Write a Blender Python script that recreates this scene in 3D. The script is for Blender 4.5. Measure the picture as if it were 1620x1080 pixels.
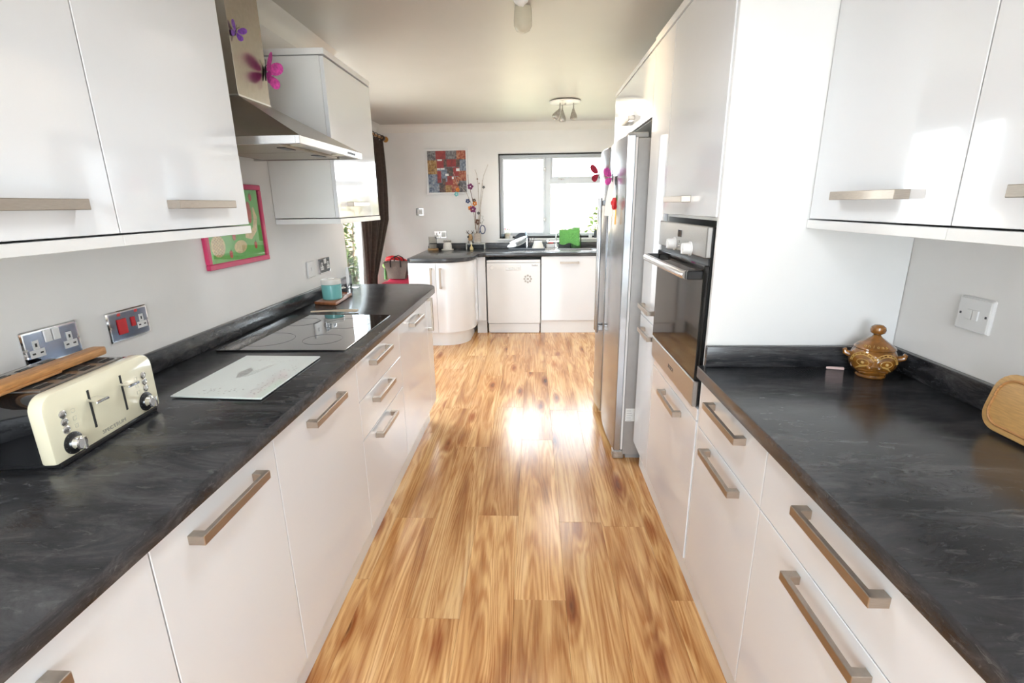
import bpy, bmesh, math, random
from mathutils import Matrix, Vector
random.seed(7)
for o in list(bpy.data.objects): bpy.data.objects.remove(o)
scn = bpy.context.scene
C = scn.collection

# ------------------------------------------------------------------ camera
FPX, CAMH, PITCH, YAW, ROLL = 774.1, 1.4194, .2732, .0449, -.0131
cp, sp, cy_, sy_ = math.cos(PITCH), math.sin(PITCH), math.cos(YAW), math.sin(YAW)
fwd = Vector((-sy_*cp, cy_*cp, -sp)); rgt = Vector((cy_, sy_, 0)); upv = rgt.cross(fwd)
cr, sr = math.cos(ROLL), math.sin(ROLL)
r2 = cr*rgt + sr*upv; u2 = -sr*rgt + cr*upv
CAMO = Vector((0, 0, CAMH))
cam = bpy.data.cameras.new('camera'); camo = bpy.data.objects.new('camera', cam); C.objects.link(camo)
cam.sensor_width = 36; cam.lens = FPX/1620*36; cam.clip_start = .02; cam.clip_end = 200
mw = Matrix.Identity(4)
for i in range(3):
    mw[i][0] = r2[i]; mw[i][1] = u2[i]; mw[i][2] = -fwd[i]; mw[i][3] = CAMO[i]
camo.matrix_world = mw
scn.camera = camo

def W(u, v, x=None, y=None, z=None):
    """photo pixel (1620x1080) -> point on the plane x=, y= or z="""
    d = r2*((u-810)/FPX) + u2*(-(v-540)/FPX) + fwd
    if x is not None: t = (x-CAMO.x)/d.x
    elif y is not None: t = (y-CAMO.y)/d.y
    else: t = (z-CAMO.z)/d.z
    return CAMO + d*t

# ------------------------------------------------------------------ world, sun, exposure
world = bpy.data.worlds.new('World'); scn.world = world; world.use_nodes = True
nt = world.node_tree; bg = nt.nodes['Background']
bg.inputs['Color'].default_value = (0.84, 0.93, 1.0, 1); bg.inputs['Strength'].default_value = 7.5
sun = bpy.data.lights.new('sun', 'SUN'); sun.energy = 16; sun.angle = .01; sun.color = (1, .95, .86)
suno = bpy.data.objects.new('sun', sun); C.objects.link(suno)
suno.rotation_euler = (0, math.radians(42), math.radians(-20))          # from the side of the house, lights the garden only
vs = scn.view_settings
vs.view_transform = 'Standard'; vs.look = 'None'; vs.gamma = 1; vs.use_curve_mapping = False
vs.exposure = .85

def portal(name, loc, rot, sx, sy):
    l = bpy.data.lights.new(name, 'AREA'); l.shape = 'RECTANGLE'; l.size = sx; l.size_y = sy
    l.cycles.is_portal = True
    o = bpy.data.objects.new(name, l); C.objects.link(o); o.location = loc; o.rotation_euler = rot
R90 = math.pi/2
def lamp(name, typ, loc, energy, col, size=.06, cone=None, aim=None, sy=None, blend=1.):
    l = bpy.data.lights.new(name, typ); l.energy = energy; l.color = col
    if typ == 'AREA':
        l.size = size
        if sy: l.shape = 'RECTANGLE'; l.size_y = sy
    else: l.shadow_soft_size = size
    if cone: l.spot_size = math.radians(cone); l.spot_blend = blend
    o = bpy.data.objects.new(name, l); C.objects.link(o); o.location = loc
    if aim: o.rotation_euler = (Vector(aim)-Vector(loc)).to_track_quat('-Z', 'Y').to_euler()
COOL, WARM = (.88, .95, 1.0), (1, .95, .89)
lamp('rear_fill_light', 'AREA', (0, -.75, 2.24), 5, COOL, .9, sy=.5)          # unseen fill added behind the camera to brighten the near units
lamp('walkway_fill_spot', 'SPOT', (-.045, 1.20, 2.14), 15, COOL, .12, 172, (-.045, 1.30, 0))     # unseen fill spot added to brighten the upper cabinets
lamp('track_lamp_far', 'SPOT', (-.045, 2.60, 2.12), 7, WARM, .14, 165, (-.045, 2.60, 0))
lamp('far_plate_lamp', 'SPOT', (.285, 4.75, 2.06), 13, WARM, .26, 176, (.285, 4.75, 0), blend=.25)
portal('portal_far_window', (.26, 6.16, 1.5), (-R90, 0, 0), 1.4, 1.0)
portal('portal_patio', (-1.97, 4.36, 1.06), (0, -R90, 0), 2.25, 2.3)
portal('portal_rear', (0, -1.96, 1.2), (R90, 0, 0), 1.5, 2.0)

# ------------------------------------------------------------------ materials
def nodes_of(name):
    m = bpy.data.materials.new(name); m.use_nodes = True
    t = m.node_tree; return m, t, t.nodes['Principled BSDF']
def N(t, typ, **kw):
    n = t.nodes.new(typ)
    for k, v in kw.items():
        if k in n.inputs: n.inputs[k].default_value = v
        else: setattr(n, k, v)
    return n
def L(t, a, b): t.links.new(a, b)
def ramp(t, stops):
    r = t.nodes.new('ShaderNodeValToRGB'); e = r.color_ramp.elements
    while len(e) < len(stops): e.new(.5)
    for i, (p, c) in enumerate(stops):
        e[i].position = p; e[i].color = (*c, 1)
    return r
def lin(c):
    f = lambda v: ((v/255+.055)/1.055)**2.4 if v > 10.3 else v/255/12.92
    return tuple(f(v) for v in c)
def mat(name, col, rough=.5, metal=0., coat=0., var=.04, scale=30., bump=0., spec=.5, stretch=None, trans=0.):
    m, t, b = nodes_of(name)
    tc = N(t, 'ShaderNodeTexCoord'); mp = N(t, 'ShaderNodeMapping')
    if stretch: mp.inputs['Scale'].default_value = stretch
    L(t, tc.outputs['Object'], mp.inputs['Vector'])
    no = N(t, 'ShaderNodeTexNoise', Scale=scale, Detail=4.)
    L(t, mp.outputs['Vector'], no.inputs['Vector'])
    lo = tuple(max(0, c*(1-var)) for c in col); hi = tuple(min(1, c*(1+var)) for c in col)
    r = ramp(t, [(.3, lo), (.7, hi)]); L(t, no.outputs['Fac'], r.inputs['Fac'])
    L(t, r.outputs['Color'], b.inputs['Base Color'])
    b.inputs['Roughness'].default_value = rough; b.inputs['Metallic'].default_value = metal
    b.inputs['Coat Weight'].default_value = coat; b.inputs['Coat Roughness'].default_value = .03
    b.inputs['Specular IOR Level'].default_value = spec
    if trans: b.inputs['Transmission Weight'].default_value = trans
    if bump:
        bp = N(t, 'ShaderNodeBump', Strength=bump, Distance=.002); L(t, no.outputs['Fac'], bp.inputs['Height'])
        L(t, bp.outputs['Normal'], b.inputs['Normal'])
    return m
def glass_mat(name, tint=(1, 1, 1), rough=.0, refl=1.):
    m = bpy.data.materials.new(name); m.use_nodes = True; t = m.node_tree; t.nodes.clear()
    o = N(t, 'ShaderNodeOutputMaterial'); mx = N(t, 'ShaderNodeMixShader')
    tr = N(t, 'ShaderNodeBsdfTransparent'); gl = N(t, 'ShaderNodeBsdfGlossy'); gl.inputs['Roughness'].default_value = rough
    tr.inputs['Color'].default_value = (*tint, 1)
    fr = N(t, 'ShaderNodeLayerWeight', Blend=.18)
    mu = N(t, 'ShaderNodeMath', operation='MULTIPLY'); mu.inputs[1].default_value = refl
    L(t, fr.outputs['Fresnel'], mu.inputs[0]); L(t, mu.outputs[0], mx.inputs['Fac'])
    L(t, tr.outputs[0], mx.inputs[1]); L(t, gl.outputs[0], mx.inputs[2]); L(t, mx.outputs[0], o.inputs['Surface'])
    return m

M = {}
M['gloss'] = mat('white_gloss_lacquer', (.795, .81, .835), .10, coat=.5, var=.008, scale=3)
M['carcass'] = mat('white_melamine', (.80, .80, .79), .35, var=.01, scale=5)
M['satin'] = mat('white_satin_board', (.83, .83, .825), .28, var=.01, scale=4)
M['wall'] = mat('wall_paint', (.83, .81, .79), .6, var=.015, scale=6, bump=.03)
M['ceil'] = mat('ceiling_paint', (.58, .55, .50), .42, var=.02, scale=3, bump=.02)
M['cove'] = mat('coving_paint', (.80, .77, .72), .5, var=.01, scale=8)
M['nickel'] = mat('brushed_nickel', (.44, .385, .33), .34, 1., var=.08, scale=60, stretch=(1, 1, 20))
M['steel'] = mat('brushed_steel', (.62, .61, .60), .27, 1., var=.08, scale=80, stretch=(1, 20, 20))
M['steeldark'] = mat('dark_brushed_steel', (.42, .41, .40), .32, 1., var=.08, scale=80, stretch=(20, 1, 20))
M['fridge'] = mat('silver_fridge_skin', (.46, .475, .50), .24, .9, var=.03, scale=10)
M['fridgeside'] = mat('grey_fridge_side', (.36, .355, .35), .45, .15, var=.03, scale=30)
M['chrome'] = mat('chrome', (.82, .82, .83), .07, 1., var=.02, scale=10)
M['plastic_w'] = mat('white_plastic', (.78, .77, .76), .35, var=.01, scale=10)
M['appl_w'] = mat('white_enamel', (.78, .78, .78), .25, var=.01, scale=6)
M['black'] = mat('black_plastic', (.012, .012, .013), .3, var=.1)
M['blackgloss'] = mat('black_glass', (.008, .008, .009), .04, coat=.6, var=.1)
M['hobglass'] = mat('ceramic_hob_glass', (.010, .010, .011), .03, coat=1., var=.1, scale=200)
M['ring'] = mat('hob_ring_print', (.045, .045, .048), .1, var=.1)
M['ovenglass'] = mat('smoked_oven_glass', (.012, .011, .010), .05, coat=.0, spec=.35, var=.1)
M['cream'] = mat('cream_enamel', lin((243, 236, 208)), .2, coat=.6, var=.01, scale=8)
M['red'] = mat('red_plastic', (.55, .012, .02), .3, var=.05)
M['redcloth'] = mat('crimson_cloth', (.62, .02, .07), .75, var=.2, scale=14, bump=.3)
M['pinkframe'] = mat('pink_red_frame', (.62, .03, .13), .3, coat=.3, var=.05)
M['greenpaper'] = mat('bright_green_paper', (.15, .55, .09), .5, var=.08, scale=25)
M['fruit'] = mat('fruit_print_cream', (.76, .62, .30), .5, var=.18, scale=90)
M['printred'] = mat('print_red', (.58, .06, .03), .5, var=.15, scale=60)
M['teal'] = mat('duck_egg_ceramic', lin((122, 192, 190)), .22, coat=.4, var=.03, scale=20)
M['ceramic_w'] = mat('cream_ceramic', (.80, .78, .73), .25, coat=.3, var=.02)
M['china'] = mat('white_china', (.82, .82, .82), .18, coat=.4, var=.01)
M['curtain'] = mat('brown_curtain_fabric', (.040, .026, .019), .85, var=.25, scale=40, bump=.3)
M['gold'] = mat('brass_rod', (.50, .24, .06), .3, .7, var=.1)
M['bronze'] = mat('dark_bronze', (.06, .04, .03), .4, .4, var=.15)
M['bag'] = mat('taupe_felt', (.20, .17, .145), .85, var=.15, scale=120, bump=.4)
M['greenball'] = mat('green_toy', (.25, .45, .08), .5, var=.25, scale=40)
M['towel'] = mat('green_towel', (.14, .40, .10), .9, var=.3, scale=120, bump=.8)
M['twig'] = mat('pale_twig', (.45, .38, .32), .7, var=.2, scale=60)
M['darktwig'] = mat('brown_twig', (.13, .06, .035), .7, var=.3, scale=60)
M['purple'] = mat('purple_wing', (.20, .06, .42), .4, var=.4, scale=120)
M['magenta'] = mat('magenta_wing', (.62, .07, .36), .45, var=.35, scale=90)
M['darkred'] = mat('dark_red_wing', (.42, .02, .05), .45, var=.35, scale=90)
M['plum'] = mat('plum_petal', (.17, .02, .11), .6, var=.3, scale=80)
M['orange'] = mat('orange_petal', (.66, .20, .02), .6, var=.3, scale=80)
M['navy'] = mat('navy_petal', (.03, .05, .13), .6, var=.3, scale=80)
M['paper'] = mat('white_paper', (.80, .80, .78), .7, var=.02)
M['rose'] = mat('rose_red', (.66, .012, .02), .5, var=.2, scale=60)
M['leaf'] = mat('leaf_green', (.045, .16, .03), .5, var=.3, scale=60)
M['pot'] = mat('pale_pot', (.60, .58, .50), .6, var=.08)
M['greypot'] = mat('slate_blue_pot', (.06, .07, .085), .5, var=.1)
M['woodcandle'] = mat('light_wood', (.48, .29, .13), .5, var=.2, scale=30, stretch=(1, 8, 8))
M['acacia'] = mat('acacia_wood', (.30, .11, .045), .35, var=.35, scale=20, stretch=(2, .4, 2), coat=.2)
M['spoonwood'] = mat('pale_beech', (.66, .52, .38), .5, var=.12, scale=30, stretch=(1, 6, 6))
M['bamboo'] = mat('bamboo_wood', (.62, .36, .13), .4, var=.12, scale=40, stretch=(8, 1, 8), coat=.15)
M['tongwood'] = mat('toast_rest_wood', (.46, .22, .075), .45, var=.25, scale=30, stretch=(8, 1, 8))
M['pinkknife'] = mat('pale_pink_plastic', (.72, .52, .50), .4, var=.04)
M['glass'] = glass_mat('clear_glass')
M['pane'] = glass_mat('window_pane', refl=.6)
M['glaze'] = glass_mat('picture_glazing', refl=.25)
M['greyglass'] = glass_mat('candle_glass', (.93, .93, .92), refl=.6)
M['platereflection'] = mat('chrome_dark_reflection', (.24, .27, .34), .10, 1., var=.05)  # chrome with a dark bluish reflection put into its base colour
M['blueplastic'] = mat('pale_blue_plastic', (.45, .60, .72), .4, var=.05)
M['blueglass'] = glass_mat('pale_blue_glass', (.90, .94, .97))
M['waxgrey'] = mat('grey_wax', (.42, .40, .37), .5, var=.04)
M['frost'] = mat('frosted_cream_glass', (.84, .80, .66), .25, var=.02, trans=.3)
M['upvc'] = mat('white_window_frame', (.62, .65, .68), .35, var=.01)
M['darkline'] = mat('dark_window_line', (.03, .028, .026), .6, var=.1)
M['hoodsteel'] = mat('hood_steel', (.42, .385, .335), .27, 1., var=.06, scale=60, stretch=(20, 1, 1))
M['filter'] = mat('hood_filter_mesh', (.42, .38, .32), .4, .9, var=.25, scale=300)
M['whiteglass'] = mat('white_glass_board', lin((228, 236, 233)), .08, coat=.7, var=.01, scale=4)
M['greyprint'] = mat('grey_print', (.42, .43, .42), .3, var=.25, scale=200)
M['tinprint'] = mat('faded_print', (.55, .54, .45), .3, var=.2, scale=200)
M['letter'] = mat('grey_lettering', (.36, .34, .28), .4, var=.05)
M['letterdark'] = mat('dark_lettering', (.06, .06, .07), .4, var=.05)
M['letterlight'] = mat('light_lettering', (.55, .55, .55), .4, var=.05)
M['greyslot'] = mat('socket_hole', (.03, .03, .03), .6, var=.1)
M['brownglaze'] = mat('honey_brown_glaze', (.22, .085, .012), .12, coat=.8, var=.45, scale=28)
M['glazelight'] = mat('light_honey_glaze', (.55, .33, .09), .15, coat=.7, var=.2, scale=40)
M['silverpot'] = mat('pewter', (.45, .43, .40), .35, .8, var=.2, scale=60)
M['lawn'] = mat('lawn', (.24, .26, .17), .9, var=.35, scale=6)
M['paving'] = mat('pale_paving', (.62, .60, .56), .8, var=.08, scale=4)
M['fence'] = mat('fence_timber', (.62, .47, .32), .8, var=.25, scale=6, stretch=(1, 1, .2))
M['foliage'] = mat('foliage', (.07, .115, .028), .6, var=.5, scale=9)
M['bark'] = mat('bark', (.12, .08, .05), .9, var=.3, scale=20)
M['brick'] = mat('red_brick', (.42, .13, .07), .8, var=.25, scale=12)

def slate_mat():
    m, t, b = nodes_of('dark_slate_laminate')
    tc = N(t, 'ShaderNodeTexCoord')
    mp = N(t, 'ShaderNodeMapping'); mp.inputs['Rotation'].default_value = (0, 0, .28); mp.inputs['Scale'].default_value = (1, 3.2, 9)
    L(t, tc.outputs['Object'], mp.inputs['Vector'])
    n1 = N(t, 'ShaderNodeTexNoise', Scale=3.0, Detail=10., Roughness=.74, Distortion=.6); L(t, mp.outputs[0], n1.inputs['Vector'])
    n2 = N(t, 'ShaderNodeTexNoise', Scale=13., Detail=9., Roughness=.72, Distortion=1.0); L(t, mp.outputs[0], n2.inputs['Vector'])
    n3 = N(t, 'ShaderNodeTexNoise', Scale=260., Detail=2.); L(t, tc.outputs['Object'], n3.inputs['Vector'])
    r1 = ramp(t, [(.36, (.016, .0165, .019)), (.50, (.036, .0365, .040)), (.66, (.080, .080, .084))]); L(t, n1.outputs['Fac'], r1.inputs['Fac'])
    r2_ = ramp(t, [(.56, (0, 0, 0)), (.74, (1, 1, 1))]); L(t, n2.outputs['Fac'], r2_.inputs['Fac'])
    mx = N(t, 'ShaderNodeMixRGB', blend_type='MIX'); mx.inputs[2].default_value = (.20, .20, .20, 1)
    ml = N(t, 'ShaderNodeMath', operation='MULTIPLY'); ml.inputs[1].default_value = .5
    L(t, r2_.outputs['Color'], ml.inputs[0]); L(t, ml.outputs[0], mx.inputs['Fac']); L(t, r1.outputs['Color'], mx.inputs[1])
    L(t, mx.outputs[0], b.inputs['Base Color'])
    rr_ = N(t, 'ShaderNodeMapRange'); rr_.inputs['To Min'].default_value = .12; rr_.inputs['To Max'].default_value = .30; L(t, n2.outputs['Fac'], rr_.inputs['Value']); L(t, rr_.outputs[0], b.inputs['Roughness'])
    ad = N(t, 'ShaderNodeMath', operation='ADD'); L(t, n2.outputs['Fac'], ad.inputs[0])
    m3 = N(t, 'ShaderNodeMath', operation='MULTIPLY'); m3.inputs[1].default_value = .35; L(t, n3.outputs['Fac'], m3.inputs[0]); L(t, m3.outputs[0], ad.inputs[1])
    bp = N(t, 'ShaderNodeBump', Strength=.11, Distance=.002); L(t, ad.outputs[0], bp.inputs['Height']); L(t, bp.outputs[0], b.inputs['Normal'])
    return m
M['slate'] = slate_mat()
def oak_mat():
    m, t, b = nodes_of('golden_oak_laminate')
    tc = N(t, 'ShaderNodeTexCoord'); oi = N(t, 'ShaderNodeObjectInfo')
    ad = N(t, 'ShaderNodeVectorMath', operation='MULTIPLY_ADD')
    cb = N(t, 'ShaderNodeCombineXYZ')
    mu = N(t, 'ShaderNodeMath', operation='MULTIPLY'); mu.inputs[1].default_value = 57.
    L(t, oi.outputs['Random'], mu.inputs[0])
    for i in range(3): L(t, mu.outputs[0], cb.inputs[i])
    ad.inputs[1].default_value = (1, 1, 1)
    L(t, tc.outputs['Object'], ad.inputs[0]); L(t, cb.outputs[0], ad.inputs[2])
    def mapped(sc):
        mp = N(t, 'ShaderNodeMapping'); mp.inputs['Scale'].default_value = sc; L(t, ad.outputs[0], mp.inputs['Vector']); return mp.outputs[0]
    def math_(op, a_, b_):
        n = N(t, 'ShaderNodeMath', operation=op)
        for i, q in enumerate((a_, b_)):
            if isinstance(q, (int, float)): n.inputs[i].default_value = q
            else: L(t, q, n.inputs[i])
        return n.outputs[0]
    # growth-ring field: contour lines of a stretched noise, pulled round the knots
    field = N(t, 'ShaderNodeTexNoise', Scale=1., Detail=2., Roughness=.45, Distortion=.35); L(t, mapped((8, .42, 8)), field.inputs['Vector'])
    vo = N(t, 'ShaderNodeTexVoronoi', Scale=1., Randomness=1.); L(t, mapped((6.5, 1.7, 6.5)), vo.inputs['Vector'])
    kn = ramp(t, [(.0, (1, 1, 1)), (.10, (.45, .45, .45)), (.34, (0, 0, 0))]); L(t, vo.outputs['Distance'], kn.inputs['Fac'])
    hgt = math_('ADD', field.outputs['Fac'], math_('MULTIPLY', kn.outputs['Color'], .16))
    ring = math_('SINE', math_('MULTIPLY', hgt, 110.), 0.)
    ring = math_('MULTIPLY_ADD', ring, .5); 
    ring.node.inputs[2].default_value = .5
    fib = N(t, 'ShaderNodeTexNoise', Scale=1., Detail=5., Roughness=.65); L(t, mapped((170, 7, 170)), fib.inputs['Vector'])
    n2 = fib
    tone = N(t, 'ShaderNodeTexNoise', Scale=1., Detail=3., Roughness=.55, Distortion=.6); L(t, mapped((10.5, 1.1, 10.5)), tone.inputs['Vector'])
    r1 = ramp(t, [(.30, lin((176, 122, 70))), (.44, lin((211, 158, 99))), (.56, lin((232, 186, 126))), (.72, lin((238, 200, 148)))])
    L(t, tone.outputs['Fac'], r1.inputs['Fac'])
    dk = ramp(t, [(.36, lin((200, 160, 122))), (.70, (1, 1, 1))]); L(t, math_('ADD', math_('MULTIPLY', ring, .26), math_('MULTIPLY', fib.outputs['Fac'], .85)), dk.inputs['Fac'])
    mx = N(t, 'ShaderNodeMixRGB', blend_type='MULTIPLY'); mx.inputs['Fac'].default_value = .75
    L(t, r1.outputs['Color'], mx.inputs[1]); L(t, dk.outputs['Color'], mx.inputs[2])
    kd = ramp(t, [(.03, lin((105, 60, 32))), (.11, lin((190, 140, 98))), (.24, (1, 1, 1))]); L(t, vo.outputs['Distance'], kd.inputs['Fac'])
    mx2 = N(t, 'ShaderNodeMixRGB', blend_type='MULTIPLY'); mx2.inputs['Fac'].default_value = .85
    L(t, mx.outputs[0], mx2.inputs[1]); L(t, kd.outputs['Color'], mx2.inputs[2])
    hv = N(t, 'ShaderNodeHueSaturation', Saturation=.98); mr = N(t, 'ShaderNodeMapRange'); mr.inputs['To Min'].default_value = .90; mr.inputs['To Max'].default_value = 1.06
    L(t, oi.outputs['Random'], mr.inputs['Value']); L(t, mr.outputs[0], hv.inputs['Value']); L(t, mx2.outputs[0], hv.inputs['Color'])
    L(t, hv.outputs[0], b.inputs['Base Color'])
    b.inputs['Roughness'].default_value = .19
    bp = N(t, 'ShaderNodeBump', Strength=.12, Distance=.001); L(t, n2.outputs['Fac'], bp.inputs['Height']); L(t, bp.outputs[0], b.inputs['Normal'])
    return m
M['oak'] = oak_mat()
def collage_mat(name, cols, scale):
    m, t, b = nodes_of(name)
    tc = N(t, 'ShaderNodeTexCoord'); oi = N(t, 'ShaderNodeObjectInfo')
    no = N(t, 'ShaderNodeTexNoise', Scale=scale, Detail=3.); L(t, tc.outputs['Object'], no.inputs['Vector'])
    r = ramp(t, [(.3+.4*i/(len(cols)-1), lin(c)) for i, c in enumerate(cols)])
    L(t, no.outputs['Fac'], r.inputs['Fac']); L(t, r.outputs[0], b.inputs['Base Color']); b.inputs['Roughness'].default_value = .4
    return m
CM = [collage_mat('photo_red', [(100, 33, 33), (149, 43, 40), (159, 58, 50)], 25),
      collage_mat('photo_grey', [(58, 55, 58), (107, 102, 104), (147, 144, 144)], 45),
      collage_mat('photo_gold', [(100, 67, 33), (159, 117, 58), (184, 159, 117)], 45),
      collage_mat('photo_blue', [(58, 70, 97), (117, 126, 142), (164, 168, 173)], 40),
      collage_mat('photo_dark', [(36, 33, 35), (77, 62, 55), (126, 84, 67)], 45),
      collage_mat('photo_orange', [(100, 36, 25), (164, 80, 50), (189, 142, 109)], 45)]

# ------------------------------------------------------------------ mesh helpers
class MB:
    def __init__(s): s.bm = bmesh.new(); s.xf = None
    def _add(s, tmp):
        if s.xf is not None: bmesh.ops.transform(tmp, matrix=s.xf, verts=tmp.verts)
        me = bpy.data.meshes.new('t'); tmp.to_mesh(me); tmp.free(); s.bm.from_mesh(me); bpy.data.meshes.remove(me)
        return s
    def box(s, x0, x1, y0, y1, z0, z1, bev=0., seg=1):
        t = bmesh.new(); bmesh.ops.create_cube(t, size=1)
        for v in t.verts:
            v.co = Vector(((x0+x1)/2+v.co.x*(x1-x0), (y0+y1)/2+v.co.y*(y1-y0), (z0+z1)/2+v.co.z*(z1-z0)))
        if bev: bmesh.ops.bevel(t, geom=t.edges[:], offset=bev, segments=seg, affect='EDGES', profile=.5)
        return s._add(t)
    def prism(s, poly, h0, h1, fn=None, bev=0., seg=1):
        """poly: 2D outline, extruded h0..h1; fn(a,b,h)->xyz"""
        fn = fn or (lambda a, b, h: (a, b, h))
        t = bmesh.new()
        lo = [t.verts.new(fn(a, b, h0)) for a, b in poly]; hi = [t.verts.new(fn(a, b, h1)) for a, b in poly]
        n = len(poly)
        t.faces.new(lo[::-1]); t.faces.new(hi)
        for i in range(n): t.faces.new((lo[i], lo[(i+1) % n], hi[(i+1) % n], hi[i]))
        bmesh.ops.recalc_face_normals(t, faces=t.faces[:])
        if bev: 
            es = [e for e in t.edges if abs(e.calc_face_angle(0)) > .5]
            bmesh.ops.bevel(t, geom=es, offset=bev, segments=seg, affect='EDGES', profile=.5)
        return s._add(t)
    def lathe(s, prof, c=(0, 0, 0), seg=24, axis='z', sx=1., sy=1.):
        t = bmesh.new(); rings = []
        for r, z in prof:
            if r < 1e-6: rings.append([t.verts.new((0, 0, z))])
            else: rings.append([t.verts.new((r*sx*math.cos(2*math.pi*i/seg), r*sy*math.sin(2*math.pi*i/seg), z)) for i in range(seg)])
        for a, b in zip(rings, rings[1:]):
            for i in range(seg):
                j = (i+1) % seg
                if len(a) == 1 and len(b) == 1: continue
                if len(a) == 1: t.faces.new((a[0], b[j], b[i]))
                elif len(b) == 1: t.faces.new((a[i], a[j], b[0]))
                else: t.faces.new((a[i], a[j], b[j], b[i]))
        bmesh.ops.recalc_face_normals(t, faces=t.faces[:])
        m = Matrix.Identity(4)
        if axis == 'x': m = Matrix.Rotation(R90, 4, 'Y')
        elif axis == '-x': m = Matrix.Rotation(-R90, 4, 'Y')
        elif axis == 'y': m = Matrix.Rotation(-R90, 4, 'X')
        elif axis == '-y': m = Matrix.Rotation(R90, 4, 'X')
        elif not isinstance(axis, str):
            m = Vector((0, 0, 1)).rotation_difference(Vector(axis).normalized()).to_matrix().to_4x4()
        bmesh.ops.transform(t, matrix=Matrix.Translation(c) @ m, verts=t.verts)
        return s._add(t)
    def cyl(s, c, r, h, axis='z', seg=20, bev=0.):
        p = [(0, 0), (r, 0), (r, h), (0, h)] if not bev else [(0, 0), (r-bev, 0), (r, bev), (r, h-bev), (r-bev, h), (0, h)]
        return s.lathe(p, c, seg, axis)
    def ball(s, c, r, seg=14, sx=1., sy=1., sz=1.):
        pr = [(r*math.sin(math.pi*i/8), -r*sz*math.cos(math.pi*i/8)) for i in range(9)]; pr[0] = (0, -r*sz); pr[-1] = (0, r*sz)
        return s.lathe(pr, c, seg, 'z', sx, sy)
    def tube(s, pts, r, seg=8, closed=False):
        pts = [Vector(p) for p in pts]; n = len(pts); rs = r if isinstance(r, (list, tuple)) else [r]*n
        t = bmesh.new(); rings = []; ref = None
        for i, p in enumerate(pts):
            if closed: d = pts[(i+1) % n]-pts[i-1]
            else: d = pts[min(i+1, n-1)]-pts[max(i-1, 0)]
            d.normalize()
            if ref is None: ref = Vector((0, 0, 1)) if abs(d.z) < .9 else Vector((1, 0, 0))
            a = (ref-d*ref.dot(d)).normalized(); ref = a; b = d.cross(a)
            rings.append([t.verts.new(p+(a*math.cos(2*math.pi*k/seg)+b*math.sin(2*math.pi*k/seg))*rs[i]) for k in range(seg)])
        m = n if closed else n-1
        for i in range(m):
            A, B = rings[i], rings[(i+1) % n]
            for k in range(seg): t.faces.new((A[k], A[(k+1) % seg], B[(k+1) % seg], B[k]))
        if not closed: t.faces.new(rings[0][::-1]); t.faces.new(rings[-1])
        bmesh.ops.recalc_face_normals(t, faces=t.faces[:])
        return s._add(t)
    def grid(s, fn, nu, nv, thick=0.):
        t = bmesh.new(); g = [[t.verts.new(fn(i/nu, j/nv)) for j in range(nv+1)] for i in range(nu+1)]
        for i in range(nu):
            for j in range(nv): t.faces.new((g[i][j], g[i+1][j], g[i+1][j+1], g[i][j+1]))
        if thick: 
            bmesh.ops.recalc_face_normals(t, faces=t.faces[:]); bmesh.ops.solidify(t, geom=t.faces[:], thickness=thick)
        return s._add(t)
    def raw(s, verts, faces):
        t = bmesh.new(); vs_ = [t.verts.new(v) for v in verts]
        for f in faces: t.faces.new([vs_[i] for i in f])
        bmesh.ops.recalc_face_normals(t, faces=t.faces[:])
        return s._add(t)

def worldloc(o):
    p = Vector(o.location); q = o.parent
    while q: p += Vector(q.location); q = q.parent
    return p
def build(mb, name, m, parent=None, local=False, smooth=35., label=None):
    """links the collected geometry as ONE mesh object; coordinates are world unless local"""
    bm = mb.bm
    if parent is None and not local:
        xs = [v.co for v in bm.verts]
        org = Vector(((min(v.x for v in xs)+max(v.x for v in xs))/2, (min(v.y for v in xs)+max(v.y for v in xs))/2, min(v.z for v in xs)))
    elif parent is not None and not local: org = worldloc(parent)
    else: org = Vector((0, 0, 0))
    if org.length: bmesh.ops.translate(bm, verts=bm.verts[:], vec=-org)
    me = bpy.data.meshes.new(name); bm.to_mesh(me); bm.free()
    if smooth:
        me.shade_smooth(); me.set_sharp_from_angle(angle=math.radians(smooth))
    me.materials.append(m if not isinstance(m, str) else M[m])
    o = bpy.data.objects.new(name, me); C.objects.link(o)
    if parent is None: o.location = org
    else: o.parent = parent
    if label: o['label'] = label
    return o
def tag(o, label, cat, group=None):
    o['label'] = label; o['category'] = cat
    if group: o['group'] = group
    return o
def thing(name, label, cat, loc, group=None, rz=0.):
    o = bpy.data.objects.new(name, None); C.objects.link(o); o.location = loc; o.rotation_euler = (0, 0, rz)
    o.empty_display_size = .05
    return tag(o, label, cat, group)
def struct(o): o['kind'] = 'structure'; return o
def text(s, size, m, parent, loc, xd, yd, name='lettering', ext=.0004, align='CENTER', sx=1.):
    cu = bpy.data.curves.new('t', 'FONT'); cu.body = s; cu.size = size; cu.align_x = align; cu.align_y = 'CENTER'; cu.extrude = ext; cu.resolution_u = 2
    to = bpy.data.objects.new('t', cu); me = bpy.data.meshes.new_from_object(to); bpy.data.objects.remove(to); bpy.data.curves.remove(cu)
    xd = Vector(xd).normalized(); yd = Vector(yd).normalized(); zd = xd.cross(yd); loc = Vector(loc)-worldloc(parent)
    for v in me.vertices: v.co = loc+xd*v.co.x*sx+yd*v.co.y+zd*v.co.z
    me.materials.append(M[m]); me.name = name
    o = bpy.data.objects.new(name, me); C.objects.link(o); o.parent = parent
    return o

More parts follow.
